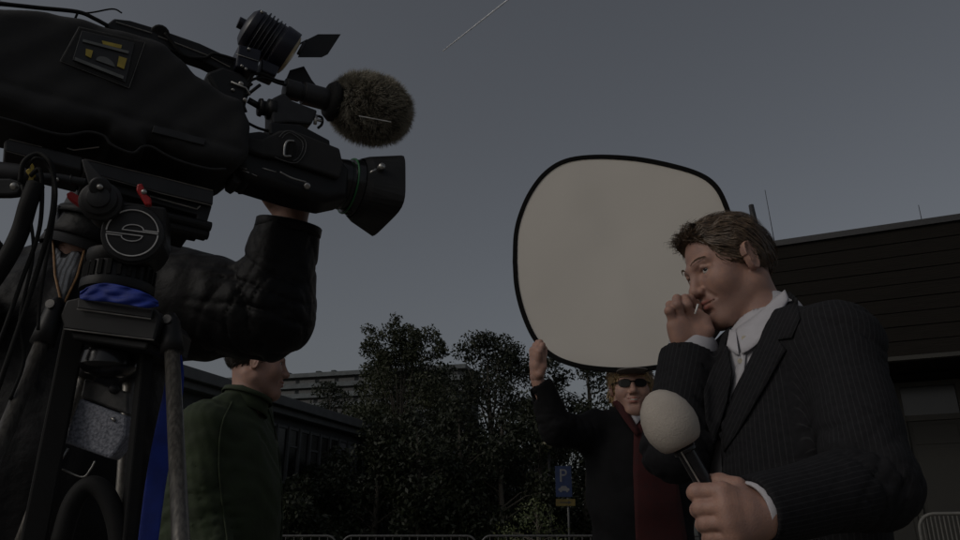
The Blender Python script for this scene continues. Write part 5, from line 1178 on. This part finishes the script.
Cso = Sdf(); Cso.ops = Cs.ops; Cso.disp = Cs.disp
sw = lapo([(58, 205), (84, 222), (84, 245), (76, 275), (62, 306), (55, 275), (54, 240)], 'knit_sweater', 'knit', .010, op_, Cso)
for pts in ([(57, 208), (53, 240), (55, 275), (62, 306)], [(86, 222), (85, 248), (77, 277), (63, 306)]):
    zl = []
    for i in range(len(pts) - 1):
        for t in np.linspace(0, 1, 8, endpoint=False):
            q = np.array(pts[i]) + (np.array(pts[i + 1]) - np.array(pts[i])) * t; d = nrm(ray(*q)); t_ = .9
            for _ in range(40): t_ += float(np.clip(Cso((V(0, 0, CAMZ) + d * t_)[None])[0], -.02, .05)) * .7
            zl.append(V(0, 0, CAMZ) + d * (t_ - .014))
    m = MB(); m.tube(zl, .0022, 6); m.build('zip', M['brown'], jk)
# sleeve cuff band + wrist strap
c_ = J['cutL']; d_ = nrm(c_ - J['elL']); m = MB(); m.lathe(c_ - d_ * .02, c_ + d_, [(0, .0615), (.002, .0635), (.018, .0635), (.020, .061)], 28); m.build('cuff_band', M['leather'], jk, smooth=True)

# ------------------------------------------------------------------ man in green
J = dict(shL=P(186, 420, 2.72), shR=P(262, 425, 2.48), elL=P(180, 520, 2.78), wrL=P(215, 560, 2.55), elR=P(262, 520, 2.42), wrR=P(270, 575, 2.55), neck=P(243, 398, 2.60), w=1.12, belly=1.28)
J = dict(shR=P(205, 428, 2.42), shL=P(250, 418, 2.78), elR=P(203, 520, 2.40), wrR=P(225, 590, 2.32), elL=P(262, 515, 2.80), wrL=P(270, 585, 2.70), neck=P(243, 402, 2.60), w=1.14, belly=1.25)
HC = P(258, 363, 2.62); Rh = frame((.955, .28, -.06), (.04, 0, 1))
J['handR'] = fist(J['wrR'], J['wrR'] + V(.0, 0, -.09), (1, 0, 0), (0, 1, 0)); J['handL'] = fist(J['wrL'], J['wrL'] + V(0, 0, -.09), (1, 0, 0), (0, 1, 0))
gm, body, jk, X, Cs, mid, Rb, fwd, lat = dressed('green', J, HC, Rh, 'man in olive green jacket seen in profile behind the tripod and the operator\'s elbow', 'olive', 1.06, (.078, .07, .055), seed=13, wr_amp=.006)
Cg = Sdf(); Cg.ops = Cs.ops; Cg.disp = Cs.disp
for pts in ([(232, 402), (222, 425), (219, 460), (222, 500), (228, 545)], [(268, 408), (277, 440), (281, 480), (282, 520), (280, 548)]):
    zl = []
    for q in curve([V(*q_) for q_ in pts], 6):
        d = nrm(ray(*q)); t_ = 2.0
        for _ in range(60): t_ += float(np.clip(Cg((V(0, 0, CAMZ) + d * t_)[None])[0], -.02, .05)) * .7
        if t_ < 3.4: zl.append(V(0, 0, CAMZ) + d * (t_ - .002))
    if len(zl) > 3: m = MB(); m.tube(zl, .0035, 6); m.build('seam', M['olive'], jk, smooth=True)
add_head_parts(gm, X, Rh, browmat='darkhair'); short_hair(gm, X, 'darkhair', 15)

# ------------------------------------------------------------------ person with sunglasses holding the reflector
J = dict(shR=P(594, 432, 2.98), shL=P(676, 432, 3.06), elR=P(557, 430, 2.86), wrR=P(537, 380, 2.83), elL=P(712, 442, 2.86), wrL=P(711, 370, 2.84), neck=P(634, 414, 3.02), w=1.08)
HC = P(631, 387, 2.99); Rh = frame((-.12, -.99, -.02), (0, 0, 1))
rn = nrm(V(-.10, -1, -.22))
J['handR'] = fist(J['wrR'], P(536, 351, 2.79), (.35, .55, .3), (.35, -.75, -.4)); J['handL'] = fist(J['wrL'], P(710, 344, 2.80), (-.45, .6, .2), (-.35, -.75, .3))
wm, body, jk, X, Cs, mid, Rb, fwd, lat = dressed('holder', J, HC, Rh, 'smiling blond person in grey cap and sunglasses holding up the reflector with both hands', 'blackcoat', 1.08, (.074, .060, .048), smile=.005, seed=23, wr_amp=.006)
add_head_parts(wm, X, Rh, browmat='blondhair')
m = MB()
for s in (-1, 1): 
    ol = [(s * (.031 + .024 * math.copysign(abs(math.cos(t)) ** .75, math.cos(t))), .0, .001 + .016 * math.copysign(abs(math.sin(t)) ** .8, math.sin(t)) - .0) for t in np.linspace(0, 6.283, 19)[:-1]]
    vs = [V(x, .094 - 5.5 * x * x, z) for x, _, z in ol]; m.prism(vs, (0, .003, 0))
    m.tube([V(s * .054, .080, .006), V(s * .077, .03, .008), V(s * .080, -.01, .004)], .0025, 6)
m.tube([V(-.010, .098, .006), V(.010, .098, .006)], .0025, 6)
o = obj('sunglasses', (X(np.array(m.v)), m.f), M['lens'], wm)
m = MB(); m.tube([V(-.013, .0955, -.0640), V(0, .0985, -.0662), V(.013, .0955, -.0640)], .0020, 6); obj('teeth', (X(np.array(m.v)), m.f), M['teeth'], wm, smooth=True)
h_ = Sdf(); h_.add(ell((0, -.02, .034), (.086, .104, .084))); h_.add(ell((0, -.045, -.025), (.084, .058, .065)), .02); h_.sub(ell((0, .125, -.01), (.066, .105, .12)), .012); h_.sub(rbox((0, .08, -.09), (.065, .08, .09), .01), .01)
h_.disp = wrinkle(.006, 55, 8)
hair(wm, X, h_, (-.12, -.14, -.16), (.12, .12, .14), lambda p: np.stack([p[:, 0] * 3, -.2 * np.ones(len(p)), -1.4 * np.ones(len(p))], 1), 'blondhair', n=2600, length=.035, seed=31, h=.0045, wd=.0016, lift=.5)
c_ = Sdf(); c_.add(ell((0, -.020, .050), (.090, .108, .086))); c_.ops.append((1, (lambda p: p[:, 2] - .042), .001)); c_.add(ell((0, .112, .044), (.062, .062, .007)), .006); c_.disp = wrinkle(.0015, 50, 9)
v, f = mesh_sdf(c_, (-.12, -.15, .0), (.12, .20, .16), .004); obj('cap', (X(v), f), M['cap'], wm, smooth=True)
Cw = Sdf(); Cw.ops = Cs.ops; Cw.disp = Cs.disp
lapo([(634, 424), (646, 418), (662, 424), (676, 470), (688, 545), (700, 600), (648, 600), (636, 545), (633, 470)], 'red_fleece', 'redfleece', .006, wm, Cw, t0=2.2, tmax=4)
lapo([(621, 402), (646, 404), (650, 410), (640, 420), (636, 425), (627, 414)], 'white_undershirt', 'shirt', .012, wm, Cw, t0=2.2, tmax=4)
lapo([(612, 402), (618, 400), (630, 414), (640, 432), (636, 436), (624, 420)], 'red_collar', 'redfleece', .018, jk, Cw, t0=2.2, tmax=4)

# ------------------------------------------------------------------ reflector
RC = P(625, 263, 2.86); rf_n = nrm(V(-.40, -1, -.05)); rx = nrm(np.cross((0, 0, 1), rf_n)); rx = rx if rx[0] > 0 else -rx; rz = np.cross(rf_n, rx); rz = rz if rz[2] > 0 else -rz
RO = [(515, 262), (516, 235), (521, 214), (531, 192), (546, 173), (566, 161), (595, 157), (635, 159), (672, 166), (700, 175), (716, 187), (726, 206), (732, 228), (735, 255), (734, 285), (727, 312), (712, 338), (690, 357), (665, 366), (630, 370), (600, 369), (575, 365), (553, 356), (536, 340), (524, 315), (517, 288)]
def RP(u, v): d = ray(u, v); o = V(0, 0, CAMZ); return o + d * (((RC - o) @ rf_n) / (d @ rf_n))
rim = curve([RP(*q) for q in RO + RO[:1]], 5)[:-1]
rf = thing('reflector', RC - rz * .4, 'large rounded white reflector panel with black rim held up behind the suited man', 'reflector')
mp = bpy.data.materials.new('translucent_white_fabric'); mp.use_nodes = True; nt = mp.node_tree; b = nt.nodes['Principled BSDF']; b.inputs['Base Color'].default_value = (.70, .665, .61, 1); b.inputs['Roughness'].default_value = .8
tcn = nt.nodes.new('ShaderNodeTexCoord'); nz = nt.nodes.new('ShaderNodeTexNoise'); nz.inputs['Scale'].default_value = 3; nt.links.new(tcn.outputs['Object'], nz.inputs[0]); bp = nt.nodes.new('ShaderNodeBump'); bp.inputs['Strength'].default_value = .5; bp.inputs['Distance'].default_value = .02; nt.links.new(nz.outputs[0], bp.inputs['Height']); nt.links.new(bp.outputs[0], b.inputs['Normal'])
tl = nt.nodes.new('ShaderNodeBsdfTranslucent'); tl.inputs[0].default_value = (.85, .76, .66, 1); mx = nt.nodes.new('ShaderNodeMixShader'); mx.inputs[0].default_value = .35
nt.links.new(b.outputs[0], mx.inputs[1]); nt.links.new(tl.outputs[0], mx.inputs[2]); nt.links.new(mx.outputs[0], nt.nodes['Material Output'].inputs[0])
ctr = rim.mean(0); rings = [rim, ctr + (rim - ctr) * .75, ctr + (rim - ctr) * .5, ctr + (rim - ctr) * .25]; n = len(rim)
vs = np.vstack(rings + [ctr[None]]); fs = [(i * n + k, i * n + (k + 1) % n, (i + 1) * n + (k + 1) % n, (i + 1) * n + k) for i in range(3) for k in range(n)] + [(3 * n + k, 3 * n + (k + 1) % n, 4 * n) for k in range(n)]
wgt = np.concatenate([np.full(n, .0), np.full(n, .8), np.full(n, 1.), np.full(n, 1.), [1.]])[:, None]
vs = vs + wgt * rf_n * (.007 * np.sin(vs[:, [0]] * 11 + 2 * vs[:, [2]]) * np.cos(vs[:, [2]] * 8) + .003 * np.sin(vs[:, [0]] * 26 + vs[:, [2]] * 9))
obj('fabric_panel', (vs, fs), mp, rf, smooth=True)
def closed_band(name, ring, w, th, mt, par):
    m = ring.mean(0); out = []; n = len(ring)
    for p in ring:
        r_ = nrm(p - m)
        for a, c in ((w / 2, th / 2), (-w / 2, th / 2), (-w / 2, -th / 2), (w / 2, -th / 2)): out.append(p + r_ * a + rf_n * c)
    f = [(i * 4 + k, i * 4 + (k + 1) % 4, ((i + 1) % n) * 4 + (k + 1) % 4, ((i + 1) % n) * 4 + k) for i in range(n) for k in range(4)]
    return obj(name, (out, f), M[mt], par, smooth=False, bevel=.002)
closed_band('rim', rim, .020, .012, 'blackband', rf)
